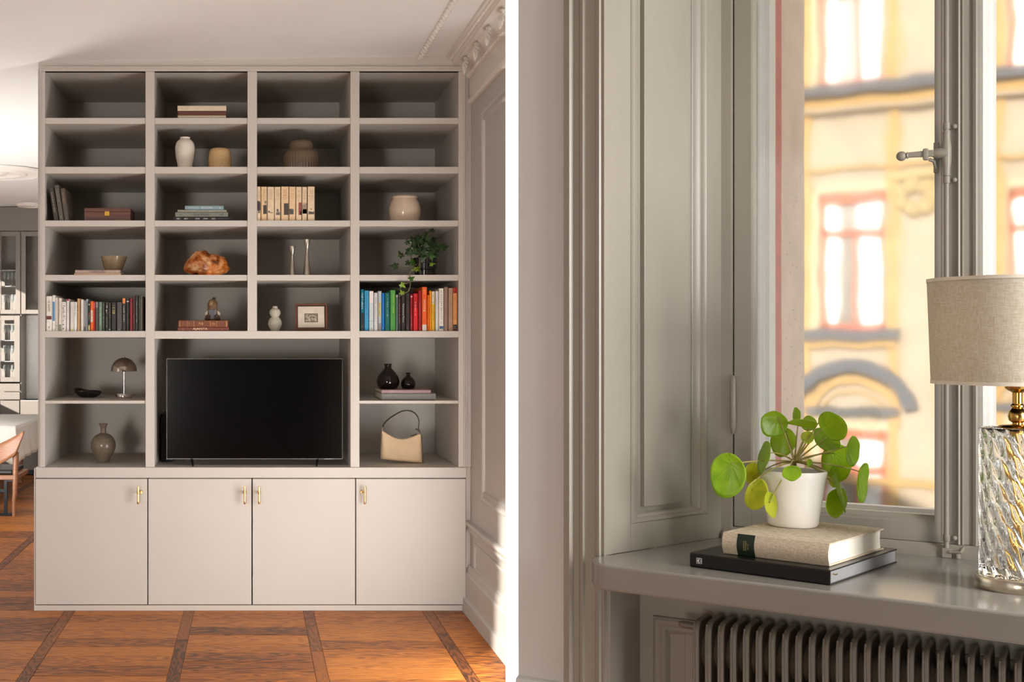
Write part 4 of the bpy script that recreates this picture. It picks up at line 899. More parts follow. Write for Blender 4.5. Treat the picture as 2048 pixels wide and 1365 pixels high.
# ---- window
WN = struct(MB().box(-.02, 1.75, .50, .56, ZT-.02, ZT+.3, MW).build('window_1', M_NW, keep=True), 'tall grey painted casement window with old wavy glass')
def wp(name, pts, z0, z1, mat=M_NW, **k): return pr2(pts, z0, z1, name, mat, WN, **k)
t0 = .435; zr0 = .962; zg = 1.024
# fixed frame, bottom ledge
wp('frame_jamb', [(.150, .425), (S(1462, .425), .425), (S(1464, .43), .432), (S(1466, .436), .438), (S(1466, .436), .56), (.12, .56)], H_S, ZT, smooth=30)
MB().ext([(.16, .412, H_S), (.16, .412, H_S+.012), (.16, .42, H_S+.018), (.16, .43, zr0-.001), (.16, .56, zr0-.001), (.16, .56, H_S)], (1.45, 0, 0), MW).build('frame_ledge', M_NW, WN, smooth=30)
sa = S(1468, t0); sb = S(1503, t0); sc = S(1869, t0); 
wp('sash_stile', [(sa, t0), (sb, t0), (sb+.001, t0+.04), (sa, t0+.04)], zr0, ZT-.05, bevel=.0015)
wp('glazing_bead', [(sb, t0+.001), (S(1506, t0), t0+.003), (S(1509, t0+.008), t0+.008), (S(1512, t0+.01), t0+.010), (S(1515, t0+.02), t0+.02), (sb+.001, t0+.03)], zg-.02, ZT-.1, smooth=25)
MB().ext([(sb, t0, zr0), (sb, t0, zg-.018), (sb, t0+.004, zg-.014), (sb, t0+.004, zg-.010), (sb, t0+.01, zg-.005), (sb, t0+.014, zg), (sb, t0+.035, zg), (sb, t0+.04, zr0)], (sc-sb, 0, 0), MW).build('sash_rail', M_NW, WN, smooth=25)
MB().box(sb, sc, t0, t0+.04, ZT-.1, ZT-.05, MW).build('sash_rail', M_NW, WN)
sd_, se = S(1884, t0), S(1927, t0)
wp('sash_stile', [(sc, t0), (sd_, t0), (sd_, t0-.001), (S(1912, t0), t0-.001), (S(1913, t0-.004), t0-.006), (S(1917, t0-.008), t0-.009), (S(1921, t0-.008), t0-.006), (S(1925, t0-.008), t0-.009), (S(1928, t0-.004), t0-.002), (S(1943, t0), t0), (S(1946, t0-.004), t0-.005),
                  (S(1952, t0-.006), t0-.007), (S(1957, t0-.004), t0-.004), (S(1961, t0), t0+.002), (S(1964.5, t0+.008), t0+.010), (S(1964.5, t0+.04), t0+.04), (sc, t0+.04)], zr0, ZT-.05, smooth=28)
# second casement and the white outer sashes seen through the gaps
sf, sg = S(1966, t0+.02), S(1993, t0+.06)
wp('outer_sash', [(sf, t0+.012), (S(1970, t0+.012), t0+.014), (S(1972, t0+.02), t0+.02), (S(1978, t0+.02), t0+.022), (S(1980, t0+.026), t0+.03), (S(1986, t0+.03), t0+.034), (sg, t0+.055), (sg-.002, t0+.075), (sf-.01, t0+.075)], zr0, ZT, M_WW, smooth=25)
wp('outer_sash', [(S(1514, t0+.022), t0+.022), (S(1519, t0+.026), t0+.026), (S(1521, t0+.03), t0+.036), (S(1527, t0+.04), t0+.044), (S(1529, t0+.05), t0+.056), (S(1538, t0+.06), t0+.066), (S(1540, t0+.07), t0+.08), (S(1548.5, t0+.10), t0+.115), (S(1548.5, t0+.10)-.012, t0+.13), (S(1514, t0+.022)-.03, t0+.10)], zr0-.03, ZT, M_WW, smooth=25)
MB().ext([(.2, t0+.04, zr0-.02), (.2, t0+.04, zg-.004), (.2, t0+.085, zg-.008), (.2, t0+.09, zg+.004), (.2, t0+.12, zg+.004), (.2, t0+.13, zr0-.02)], (1.3, 0, 0), MW).build('outer_sash', M_WW, WN)
wp('sash_stile', [(1.52, t0), (1.60, t0), (1.60, t0+.1), (1.52, t0+.1)], zr0, ZT)
MB().box(sg, 1.52, t0, t0+.04, zr0, zg, MW).build('sash_rail', M_NW, WN)
# wavy old glass
gm = bpy.data.materials.new('old_window_glass'); gm.use_nodes = True; nt = gm.node_tree; N = nt.nodes; L = nt.links
N.remove(N['Principled BSDF']); gl = N.new('ShaderNodeBsdfGlass'); gl.inputs['Roughness'].default_value = .055; gl.inputs['IOR'].default_value = 1.45; gl.inputs['Color'].default_value = (.985, .99, .985, 1)
tcg = N.new('ShaderNodeTexCoord'); ng = N.new('ShaderNodeTexNoise'); ng.inputs['Scale'].default_value = 1.; ng.inputs['Detail'].default_value = 1.5
L.new(tcg.outputs['Object'], ng.inputs['Vector']); mg = N.new('ShaderNodeMapRange'); mg.inputs[3].default_value = .04; mg.inputs[4].default_value = .075
L.new(ng.outputs['Fac'], mg.inputs[0]); L.new(mg.outputs[0], gl.inputs['Roughness']); L.new(gl.outputs[0], N['Material Output'].inputs[0])
def pane(sA, sB, zA, zB, tt):
    mb = MB(); nu, nv = int((sB-sA)/.009), int((zB-zA)/.009)
    def fn(u, v):
        s_, z_ = sA+(sB-sA)*u, zA+(zB-zA)*v
        dz = mnoise.noise(Vector((s_*17, z_*9, 3.1)))*.00016+mnoise.noise(Vector((s_*40, z_*22, 9.1)))*.00005
        return (s_, tt+dz, z_)
    mb.grid(nu, nv, fn, MW); n1 = len(mb.v); mb.grid(nu, nv, lambda u, v: (sB+(sA-sB)*u, tt+.003, zA+(zB-zA)*v), MW)
    nr = nu+1; b = n1
    for i in range(nu):
        mb.f.append((i+1, i, b+nu-i, b+nu-i-1)); j = nv*nr
        mb.f.append((j+i, j+i+1, b+j+nu-i-1, b+j+nu-i))
    for j in range(nv):
        mb.f.append((j*nr, (j+1)*nr, b+(j+1)*nr+nu, b+j*nr+nu)); mb.f.append(((j+1)*nr+nu, j*nr+nu, b+j*nr, b+(j+1)*nr))
    mb.build('pane', gm, WN, smooth=60)
pane(S(1512, t0+.015), sc+.002, zg-.004, ZT-.09, t0+.014)
pane(S(1990, t0+.06), 1.52, zg-.004, ZT-.06, t0+.058)
# hinge
hx_, hy_ = S(1465.5, t0-.012), t0-.012; za, zb2 = ZZ(1465, 870, hy_), ZZ(1465, 752, hy_)
mb = MB(); zmid = ZZ(1465, 812, hy_)
mb.lathe([(.0001, za), (.0035, za+.004), (.005, za+.014), (.0075, za+.018), (.0075, zmid-.001)], (hx_, hy_, 0), 16, MW); mb.lathe([(.0075, zmid+.001), (.0075, zb2-.006), (.004, zb2), (.0001, zb2+.002)], (hx_, hy_, 0), 16, MW)
mb.lathe([(.006, zmid-.002), (.006, zmid+.002)], (hx_, hy_, 0), 12, MW)
mb.build('hinge', M_NW, WN, smooth=40)
# espagnolette: rod, collars, tee, lever
EP = root('window_bolt', 'grey painted window bolt with a round knob on its lever', 'latch', P(S(1893, t0-.02), t0-.02, H_S))
te = t0-.018; sr = S(1893, te); zz = lambda y: ZZ(1893, y, te)
MB().lathe([(.0055, H_S+.003), (.0055, ZT-.08)], (sr, te, 0), 14, MW).build('rod', M_NW, EP, smooth=40)
mb = MB(); rx = .0012
tp = [(262, .0075), (266, .0085), (272, .0078), (282, .0085), (296, .0105), (310, .0105), (325, .0098), (338, .0078), (346, .0078), (349, .0085), (352, .0075)]
mb.lathe([(r, zz(y)) for y, r in tp[::-1]], (sr, te, 0), 20, MW)
zc_ = zz(306); sl = S(1864, te)
mb.tube([P(sr, te, zc_), P((sr+sl)/2-.004, te-.002, zc_), P(sl, te-.004, zc_)], [.013, .0125, .0075], 14)
mb.build('tee_body', M_NW, EP, smooth=50)
for (ya, yb_, yk) in ((245, 259, 253), (353, 367, 360)):
    c = MB().lathe([(.0068, zz(yb_)), (.0074, zz(yb_)+.0005), (.0074, zz(ya)-.0005), (.0068, zz(ya))], (sr, te, 0), 20, MW).build('collar', M_NW, EP, smooth=35)
    mb = MB(); mb.box(sr, S(1909, te), t0-.006, t0-.001, zz(yk)-.005, zz(yk)+.005, MW); mb.ball(P(S(1908, te), t0-.007, zz(yk)), .006, 12, 8)
    mb.build('collar_screw', M_NW, c, smooth=40)
lv_s0, lv_s1 = S(1813, te-.01), S(1868, te-.006)
lv = MB().ext([(lv_s1, te-.012, zc_-.0075), (lv_s1, te-.012, zc_+.0085), (lv_s0, te-.014, zc_+.0062), (lv_s0, te-.014, zc_-.0058)], (0, .008, 0), MW).build('lever', M_NW, EP, bevel=.002)
MB().box(S(1846, te-.008), S(1857, te-.008), te-.016, te, zc_-.0145, zc_+.0125, MW).build('lever_collar', M_NW, lv, bevel=.003)
mb = MB(); kx = S(1803, te-.01); mb.ball(P(kx, te-.010, zc_-.001), .0115, 24, 16); mb.lathe([(.007, 0), (.0085, .002), (.007, .004)], (0, 0, 0), 16, MW @ basis((S(1813, te-.01), te-.010, zc_-.0005), (0, 1, 0), (0, 0, 1), (1, 0, 0)))
mb.build('knob', M_NW, lv, smooth=50)
mb = MB(); mb.box(S(1867.5, t0), S(1878, t0), t0-.006, t0-.0005, zz(343), zz(282), MW); mb.tube([P(S(1858, te), te, zc_-.012), P(S(1868, te), te+.004, zc_-.017), P(S(1872, te), te+.008, zc_-.035)], .0045, 8)
mb.build('bracket', M_NW, EP, bevel=.001)
mb = MB(); z5 = zz(1070); mb.lathe([(.0068, z5-.016), (.0075, z5-.015), (.0075, z5)], (sr, te, 0), 16, MW)
mb.box(sr, S(1911, te), t0-.006, t0-.001, z5-.013, z5-.003, MW); mb.ball(P(S(1908, te), t0-.007, z5-.008), .006, 12, 8); mb.build('collar', M_NW, EP, smooth=40)
mb = MB(); mb.box(sr-.008, sr+.012, te-.012, te+.0085, H_S+.0005, H_S+.022, MW); mb.tube([P(sr+.006, te-.012, H_S+.014), P(sr+.03, te-.016, H_S+.016), P(sr+.035, te+.02, H_S+.026)], .0035, 8); mb.lathe([(.005, H_S+.0005), (.006, H_S+.01), (.004, H_S+.012)], (sr+.024, te-.012, 0), 12, MW)
mb.build('floor_keep', M_NW, EP, bevel=.001)
# outside: red frame edge and pink plaster jamb, outer sill
sr1, sr2 = S(1548, .575), S(1560.5, .60)
M_RED = pbr((222, 138, 126), .6, var=.08, name='faded_red_outer_frame')
wp('outer_frame', [(sr1-.02, .575), (sr1, .575), (sr2, .615), (sr2-.01, .635), (sr1-.03, .635)], zr0-.05, ZT, M_RED)
M_PINK = pbr((248, 226, 208), .9, var=.06, scale=8, bump=.5, bscale=160, name='pink_plaster')
nz = M_PINK.node_tree
sj0, sj1 = S(1560.5, .62), S(1606, .86)
struct(pr2([(sj0, .62), (sj1, .86), (sj1, .88), (-.08, .88), (-.08, .60), (sj0-.02, .60)], -1, 4.2, 'wall_outer', M_PINK, keep=True), 'pink plaster outer jamb beside the window')
mb = MB(); rnd = random.Random(3)
for i in range(70):
    q = rnd.random(); z_ = rnd.uniform(.9, 1.9); a = Vector((sj0, .62)).lerp(Vector((sj1, .86)), q)
    mb.ball(P(a.x, a.y, z_), (.0014, .0014, .0012), 5, 4)
o = mb.build('grit', pbr((120, 84, 66), .9), bpy.data.objects['wall_outer']); o['kind'] = 'stuff'
struct(MB().box(-.05, 2.6, .56, .92, .5, zr0-.045, MW).build('trim_13', pbr((120, 118, 116), .5, .4), keep=True), 'outer window ledge')
struct(MB().box(-.06, 2.6, .3, .88, ZT+.1, 4.2, MW).build('wall_lintel', M_WALL, keep=True), 'lintel above the window')
struct(MB().prism([(1.62, .431), (1.75, .0), (3.2, 0), (3.2, .88), (1.62, .88)], 0, 4.2, MW).build('wall_far_right', M_WALL, keep=True), 'wall right of the window niche')
struct(MB().box(-.02, 1.8, 0, .5, ZT, ZT+.3, MW).build('trim_14', M_NW, keep=True), 'soffit of the window niche')
# sill board
def gp(px, py, z=H_S):
    Y = F*(ZC-z)/(py-CY); return ((px-CX)/F*Y, Y)
fl, fr_ = gp(1214, 1131.5), gp(2048, 1229)
d_ = Vector((fr_[0]-fl[0], fr_[1]-fl[1])); d_.normalize(); n_ = Vector((d_.y, -d_.x))
fr2 = (fl[0]+d_.x*1.9, fl[1]+d_.y*1.9)
pl = P(-.004, -.019); p2 = Vector(gp(1183, 1117))
poly = [tuple(pl.xy), tuple(gp(1183.5, 1115)), tuple(gp(1184, 1119)), tuple(gp(1187, 1123)), tuple(gp(1192, 1126.3)), tuple(gp(1200, 1129.3)), fl, fr2, tuple(P(1.9, .2).xy), tuple(P(1.62, .44).xy), tuple(P(.15, .44).xy), tuple(P(-.01, -.019).xy)]
poly = poly[:-1]+[tuple(P(.001, -.01).xy)]
SL = struct(MB().prism(poly, H_S-.058, H_S).build('trim_15', M_SILL, keep=True, bevel=.006, seg=4, smooth=35), 'deep grey painted window sill with a rounded end')
# panelled recess under the sill
zs = H_S-.058
apn = struct(MB().box(.02, 1.75, .158, .2, 0, zs, MW).build('wall_apron', M_NW, keep=True), 'grey panelled apron under the window sill')
struct(pr2([(0, -.005), (.012, -.005), (.03, .158), (.02, .2), (0, .2)], 0, zs, 'trim_16', M_NW, keep=True), 'dark side of the radiator recess')
pa0, pb0 = S(1305, .15), 1.6
mb = MB(); mring(mb, pa0, pb0, .1, ZZ(1305, 1231, .155), [(0, -.158), (.001, -.150), (.008, -.146), (.016, -.148), (.022, -.152), (.03, -.150), (.036, -.154), (.04, -.158)], MW @ Matrix.Scale(-1, 4, (0, 1, 0)))
mb.build('panel_moulding', M_NW, apn, smooth=30)
wp2 = MB().box(pa0+.075, 1.5, .154, .16, .18, ZZ(1345, 1262, .155), MW).build('raised_panel', M_NW, apn, bevel=.002)
# radiator
RD = root('radiator', 'old ribbed column radiator under the window sill', 'radiator', P(.5, .07, 0))
M_RAD = M_WIN2; ra, rb_ = S(1386, .012), S(1997, .012); pitch = (rb_-ra)/22
zrt = ZZ(1393, 1243, .01)
def sect():
    mb = MB(); w = .0065; pts = []
    R = .028; t_a, t_b = .0, .125
    for (cx_, cz_, a0) in ((t_a+R, zrt-R, 180), (t_b-R, zrt-R, 90)):
        for k in range(7):
            a = math.radians(a0-90*k/6); pts.append((cx_+R*math.cos(a), cz_+R*math.sin(a)))
    pts += [(t_b, .12), (t_a, .12)]
    mb.ext([(-w, y, z) for y, z in pts], (2*w, 0, 0)); return mb
sm = sect(); me = bpy.data.meshes.new('section'); me.from_pydata([tuple(v) for v in sm.v], [], sm.f); me.materials.append(M_RAD)
for p in me.polygons: p.use_smooth = True
me.set_sharp_from_angle(angle=math.radians(35))
fm = MB()
pts = [(.0005, .13)]+[(.028-.0275*math.cos(math.radians(90*k/6))-.0005, zrt-.028+.028*math.sin(math.radians(90*k/6))) for k in range(7)]
rot = math.atan2(U.y, U.x)
for i in range(29):
    s_ = ra+pitch*i+.006
    o = bpy.data.objects.new('section', me); COL.objects.link(o); o.parent = RD
    o.matrix_parent_inverse = Matrix.Translation(-Vector(RD.location)); p = P(s_, .012, 0); o.location = p; o.rotation_euler = (0, 0, rot)
    q = o.modifiers.new('b', 'BEVEL'); q.width = .005; q.segments = 3; q.limit_method = 'ANGLE'; q.angle_limit = math.radians(40)
M_ = MW
mb = MB()
for i in range(29):
    s_ = ra+pitch*i+.006
    mb.tube([P(s_-.0045, .0125, .14), P(s_-.0045, .0115, zrt-.03), P(s_-.0045, .02, zrt-.007)], .0022, 6)
mb.build('ribs', M_RAD, RD, smooth=True)
for zc_ in (zrt-.075, .2):
    mb = MB()
    for i in range(28):
        s_ = ra+pitch*i+.006; mb.tube([P(s_, .074, zc_), P(s_+pitch*.5, .074, zc_), P(s_+pitch, .074, zc_)], [.05, .028, .05], 16)
    mb.build('hub_pipe', M_RAD, RD, smooth=True)
sv = S(1372, .07)
mb = MB(); mb.tube([P(ra-.02, .05, zrt-.022), P(ra-.035, .05, zrt-.02), P(ra, .05, zrt-.022)], [.005, .009, .008], 12); mb.tube([P(ra-.036, .05, zrt-.02), P(ra-.042, .05, zrt-.02)], [.007, .005], 8); mb.build('air_valve', M_RAD, RD, smooth=40)

# ================================================================== BOOKS, POT, LAMP ON THE SILL
def flatM(p_fl, ang, z0, L):
    """spine along direction ang starting at the front-left ground corner p_fl; local z (height) runs right -> left"""
    a = Vector((math.cos(ang), math.sin(ang), 0)); b = Vector((-math.sin(ang), math.cos(ang), 0))
    o = Vector((p_fl[0], p_fl[1], z0))+a*L
    return basis(o, (0, 0, 1), b, -a)
p1, p2 = Vector(gp(1380, 1134.5)), Vector(gp(1660, 1172.5)); L1_ = (p2-p1).length; ang = math.atan2(p2.y-p1.y, p2.x-p1.x)
tk = .031; M = flatM(p1, ang, H_S+.0006, L1_)
bb = book(M, tk, .385, L1_, (22, 20, 20), 'large black book lying under the linen one on the window sill', 'two lying books under the potted plant', rough=.3, page=pbr((150, 150, 152), .35, .2, scale=500, bump=.3, stretch=(1, 1, 14)))
def BM(f, xf): return M @ basis((tk*xf, -.0008, L1_*(1-f)), (0, 0, -1), (1, 0, 0), (0, -1, 0))
wmat = pbr((228, 228, 226), .5); bmk = pbr((20, 19, 19), .5)
# square emblem: white square outline with a round mark cut in it
em = MB(); e_ = .0062; Mq = BM(.072, .5)
em.box(-e_, e_, -e_, e_, 0, .0003, Mq); lg = em.build('emblem', wmat, bb)
em = MB(); em.box(-e_*.86, e_*.86, -e_*.86, e_*.86, .0003, .0005, Mq); em.build('emblem_field', bmk, lg)
em = MB()
for k in range(24):
    a0, a1 = 2*math.pi*k/24, 2*math.pi*(k+1)/24
    em.add([(e_*.72*math.cos(a0), e_*.72*math.sin(a0), .0007), (e_*.72*math.cos(a1), e_*.72*math.sin(a1), .0007), (e_*.56*math.cos(a1), e_*.56*math.sin(a1), .0007), (e_*.56*math.cos(a0), e_*.56*math.sin(a0), .0007)], [(0, 1, 2, 3)], Mq)
em.add([(-e_*.6, 0, .0007), (e_*.1, e_*.6, .0007), (-e_*.05, 0, .0007), (e_*.1, -e_*.6, .0007)], [(0, 1, 2, 3)], Mq)
em.build('emblem_mark', wmat, lg)
mb = MB(); a_ = M @ Vector((tk*.72, .012, -.001)); mb.tube([a_, a_+Vector((.004, -.003, -.001)), a_+Vector((.008, -.004, .001))], .0012, 6); mb.build('ribbon_marker', M_BRASS, bb)
z2 = H_S+tk+.001
p1, p2 = Vector(gp(1447, 1107.5, z2)), Vector(gp(1659, 1134, z2)); L2_ = (p2-p1).length; ang2 = math.atan2(p2.y-p1.y, p2.x-p1.x)
M2 = flatM(p1, ang2, z2+.0004, L2_); tk2 = .047
r = root('book', 'thick linen-bound book with a green spine label under the white pot', 'book', Vector((p1.x, p1.y, z2)), 'two lying books under the potted plant')
M_LIN = linen_mat('book_linen', (216, 202, 180), (178, 160, 134), 900)
w, d, h = tk2, .31, L2_; t = .003
arc = [(w*(k/12), -.0075*math.sin(math.pi*k/12)) for k in range(13)]
out = [(0, d), (0, .004)]+arc+[(w, .004), (w, d), (w-t, d), (w-t, .004)]+[(x*(w-2*t)/w+t, y+.003) for x, y in arc[::-1]]+[(t, d)]
MB().prism(out, 0, h, M2).build('cover', M_LIN, r, smooth=35)
arp = [(t+(w-2*t)*(k/10), -.0045*math.sin(math.pi*k/10)+.001) for k in range(11)]
MB().prism([(t, d-.005)]+arp+[(w-t, d-.005)]+[(t+(w-2*t)*(1-k/8), d-.005-.004*math.sin(math.pi*k/8)) for k in range(1, 8)], .005, h-.005, M2).build('pages', pbr((236, 228, 214), .9, var=.05, scale=300, bump=.25, bscale=700, stretch=(.02, .02, 6)), r, smooth=30)
z_a, z_b = h*(1-.315), h*(1-.145)
lab_ = MB(); arl = [(w*(k/12), -.0075*math.sin(math.pi*k/12)-.0004) for k in range(13)]
lab_.prism(arl+[(x, y+.001) for x, y in arl[::-1]], z_a, z_b, M2); lo = lab_.build('spine_label', pbr((24, 40, 26), .5), r, smooth=35)
Mt = M2 @ basis((w*.5, -.0083, (z_a+z_b)/2), (-1, 0, 0), (0, 0, -1), (0, -1, 0))
Mt = M2 @ basis((w*.5, -.0083, (z_a+z_b)/2), (1, 0, 0), (0, 0, 1), (0, -1, 0))
gl_ = pbr((186, 170, 112), .4)
text('SVENSKA', Mt @ Matrix.Translation((.0, .0030, 0)), gl_, lo, h=.0028, w=.021, thick=0); text('FAMILJEN', Mt @ Matrix.Translation((0, -.0016, 0)), gl_, lo, h=.0028, w=.021, thick=0); marks(9, .012, .0018, Mt @ Matrix.Translation((-.002, -.006, 0)), gl_, lo)
# flower pot
z3 = z2+tk2+.001; Yp = 2.865
xp = circ(1534, 1638, Yp)[0]; rb0 = circ(1534, 1638, Yp)[1]; rt0 = circ(1516, 1653, Yp)[1]; zrim = ZC-(941-CY)/F*Yp
PT = root('potted_plant', 'round-leaved green house plant in a white pot on the linen book', 'plant', (xp, Yp, z3))
Hh = zrim-z3
pr = [(.0001, .0), (rb0*.93, 0), (rb0, .004), (rb0*.995+(rt0-rb0)*.5, Hh*.5), (rt0*.985, Hh*.88), (rt0, Hh*.905), (rt0, Hh*.99), (rt0-.002, Hh), (rt0-.0045, Hh-.001), (rt0-.006, Hh*.8), (.0001, Hh*.8)]
MB().lathe(pr, (xp, Yp, z3+.0005), 64).build('pot', pbr((246, 242, 234), .22, var=.01, coat=.3, name='white_glazed_pot'), PT, smooth=45)
mb = MB(); mb.lathe([(rt0-.0055, 0), (rt0*.5, .004), (.0001, .007)], (xp, Yp, z3+Hh*.86), 32); 
for i in range(60):
    a, q = random.uniform(0, 6.28), rt0*.86*random.random()**.5; mb.ball((xp+q*math.cos(a), Yp+q*math.sin(a), z3+Hh*.87+.004), random.uniform(.002, .004), 5, 4)
mb.build('soil', pbr((40, 28, 20), .9, var=.4, scale=300, bump=.5), PT, smooth=60)
def leafmat(name, c, c2, tr):
    m = bpy.data.materials.new(name); m.use_nodes = True; nt = m.node_tree; N = nt.nodes; L = nt.links; b = N['Principled BSDF']; b.inputs['Roughness'].default_value = .3
    tc = N.new('ShaderNodeTexCoord'); no = N.new('ShaderNodeTexNoise'); no.inputs['Scale'].default_value = 38; no.inputs['Detail'].default_value = 3; L.new(tc.outputs['Object'], no.inputs['Vector'])
    cr = N.new('ShaderNodeValToRGB'); cr.color_ramp.elements[0].position = .35; cr.color_ramp.elements[1].position = .7; cr.color_ramp.elements[0].color = rgb(c2); cr.color_ramp.elements[1].color = rgb(c)
    L.new(no.outputs['Fac'], cr.inputs[0]); L.new(cr.outputs[0], b.inputs['Base Color'])
    t_ = N.new('ShaderNodeBsdfTranslucent'); t_.inputs[0].default_value = rgb(tr); mx = N.new('ShaderNodeMixShader'); mx.inputs[0].default_value = .6
    L.new(b.outputs[0], mx.inputs[1]); L.new(t_.outputs[0], mx.inputs[2]); L.new(mx.outputs[0], N['Material Output'].inputs[0]); return m
LG = [leafmat('leaf_green', (158, 196, 54), (112, 160, 38), (226, 242, 78)), leafmat('leaf_yellow', (205, 208, 70), (160, 184, 54), (240, 240, 90)), leafmat('leaf_pale', (170, 190, 120), (140, 170, 80), (190, 210, 110))]
M_STEM = pbr((150, 140, 70), .45, var=.15, scale=60); M_VEIN = leafmat('leaf_vein', (186, 208, 96), (166, 190, 80), (220, 235, 120))
sP = Yp/F/3.25          # metres per pixel of the 3.25x crop
def Q(x, y, dy=0.):
    Y = Yp+dy; return Vector(((1380+x/3.25-CX)/F*Y, Y, ZC-(780+y/3.25-CY)/F*Y))
hub = Q(680, 470, 0)
# (cx, cy, a, b, rot deg of the a axis from horizontal ccw, tip angle, depth, material, petiole xy, bend)
LV = [
 (247, 550, 118, 145, 0, -.06, 0, (268, 485), 'n'), (545, 220, 92, 92, 0, .0, 0, (573, 178), 'n'), (604, 335, 88, 98, -15, .045, 0, (622, 262), 'n'), (690, 168, 27, 50, 5, .03, 0, (700, 215), 'e'),
 (738, 212, 100, 27, -4, -.035, 0, (835, 212), 'f'), (772, 222, 54, 54, 0, .04, 0, (775, 250), 'n'), (925, 236, 80, 112, 40, -.02, 0, (850, 250), 'n'), (885, 325, 62, 105, 55, .05, 0, (900, 300), 'n'),
 (762, 310, 44, 42, 0, -.02, 1, (735, 325), 'n'), (1050, 400, 42, 104, -4, .0, 0, (1013, 370), 'e'), (950, 465, 106, 124, 10, .075, 0, (935, 415), 'n'), (1115, 600, 36, 132, -6, .015, 0, (1092, 530), 'e'),
 (488, 435, 34, 110, -14, -.03, 2, (520, 410), 'e'), (402, 545, 48, 78, -5, .03, 1, (420, 560), 'n'), (432, 680, 72, 104, -22, -.065, 1, (380, 620), 'n'), (519, 743, 38, 82, 14, -.08, 1, (515, 735), 'n'),
 (660, 538, 64, 50, 8, -.095, 0, (650, 490), 'f'), (776, 478, 18, 27, 0, -.05, 0, (790, 500), 'n'), (943, 562, 42, 78, -8, .05, 0, (905, 540), 'n'), (946, 728, 70, 98, -14, -.03, 0, (930, 615), 'n'), (966, 668, 15, 134, 15, -.045, 2, (940, 600), 'e')]
for i, (cx_, cy_, a, b, rot_, dy, mi, pe, kind) in enumerate(LV):
    c = Q(cx_, cy_, dy); A_ = a*sP*1.0; B_ = b*sP
    th = math.radians(rot_); e1 = Vector((math.cos(th), 0, math.sin(th))); e2 = Vector((-math.sin(th), 0, math.cos(th)))
    R_ = max(A_, B_); Rn = R_*.98 if kind != 'n' else None
    dyv = Vector((0, 1, 0))
    if A_ < B_: full, fe, narrow, ne = B_, e2, A_, e1
    else: full, fe, narrow, ne = A_, e1, B_, e2
    trueN = min(full*.93, max(narrow, full*.86)); cs = min(1, narrow/trueN); sn = math.sqrt(max(0, 1-cs*cs))*(1 if i % 2 else -1)
    nv = ne*cs+Vector((c.x, c.y, 0)).normalized()*sn; nrm = fe.cross(nv)
    peW = Q(pe[0], pe[1], dy)
    K, RG = 48, 8
    # petiole point in leaf coordinates and the tip opposite to it
    dp = peW-c; m11, m12, m21, m22 = fe.x, nv.x, fe.z, nv.z; det = m11*m22-m12*m21
    lx, ly = ((dp.x*m22-m12*dp.z)/det/full, (m11*dp.z-m21*dp.x)/det/trueN) if abs(det) > .05 else (.3, 0)
    ql = math.hypot(lx, ly); lx, ly = (lx*.6/ql, ly*.6/ql) if ql > .6 else (lx, ly)
    ta = math.atan2(-ly, -lx) if ql > .12 else math.pi
    def lf(u, v):
        an = 2*math.pi*u; q = v; x = math.cos(an); y = math.sin(an)
        r_ = .97+.13*max(0, math.cos(an-ta))**7-.05*max(0, -math.cos(an-ta))**9+.012*math.sin(5*an+i)
        X_, Y_ = lx*(1-q)+r_*x*q, ly*(1-q)+r_*y*q
        cup = q*q*.13*full+.025*full*math.cos(3*an+i)*q*q+.012*full*math.sin(7*an)*q**3-.012*full*abs(math.sin(4.5*(an-ta)))*q*(1-q)*4
        return c+fe*(full*X_)+nv*(trueN*Y_)+nrm*(-cup if nrm.y > 0 else cup)+nrm*((.06 if nrm.y > 0 else -.06)*full)
    mb = MB(); mb.grid(K, RG, lambda u, v: lf(u, .02+.98*v))
    mb.add([lf(k/K, .02) for k in range(K)], [tuple(range(K))])
    lo = mb.build('leaf', LG[mi], PT, smooth=True, solid=.0011)
    # raised veins radiating from the petiole
    mb = MB()
    if full > .045:
        side = nrm*(-.0007 if nrm.y > 0 else .0007)
        for k in range(9):
            an = ta+2*math.pi*k/9; mb.tube([lf(an/(2*math.pi) % 1, q)+side for q in (.04, .25, .45, .65, .85)], [.0007, .0006, .0005, .0004, .0002], 4)
        mb.build('vein', M_VEIN, lo)
    mid = hub.lerp(peW, .5)+Vector((0, 0, .012 if cy_ > 400 else .002)); 
    if cy_ > 640 or i in (13,): mid = hub.lerp(peW, .45)+Vector((0, -.01, .022))
    pts = []
    for k in range(9):
        u = k/8; pts.append(hub*(1-u)**2+mid*2*u*(1-u)+(peW+Vector((0, -.002, 0)))*u*u)
    MB().tube(pts, [.0022-.0010*k/8 for k in range(9)], 7).build('leaf_stalk', M_STEM, PT, smooth=True)
mb = MB(); mb.tube([hub+Vector((0, 0, -.03)), hub+Vector((.001, 0, -.012)), hub+Vector((0, 0, .002))], [.005, .0045, .003], 10); mb.build('stem', pbr((92, 72, 44), .7), PT, smooth=True)
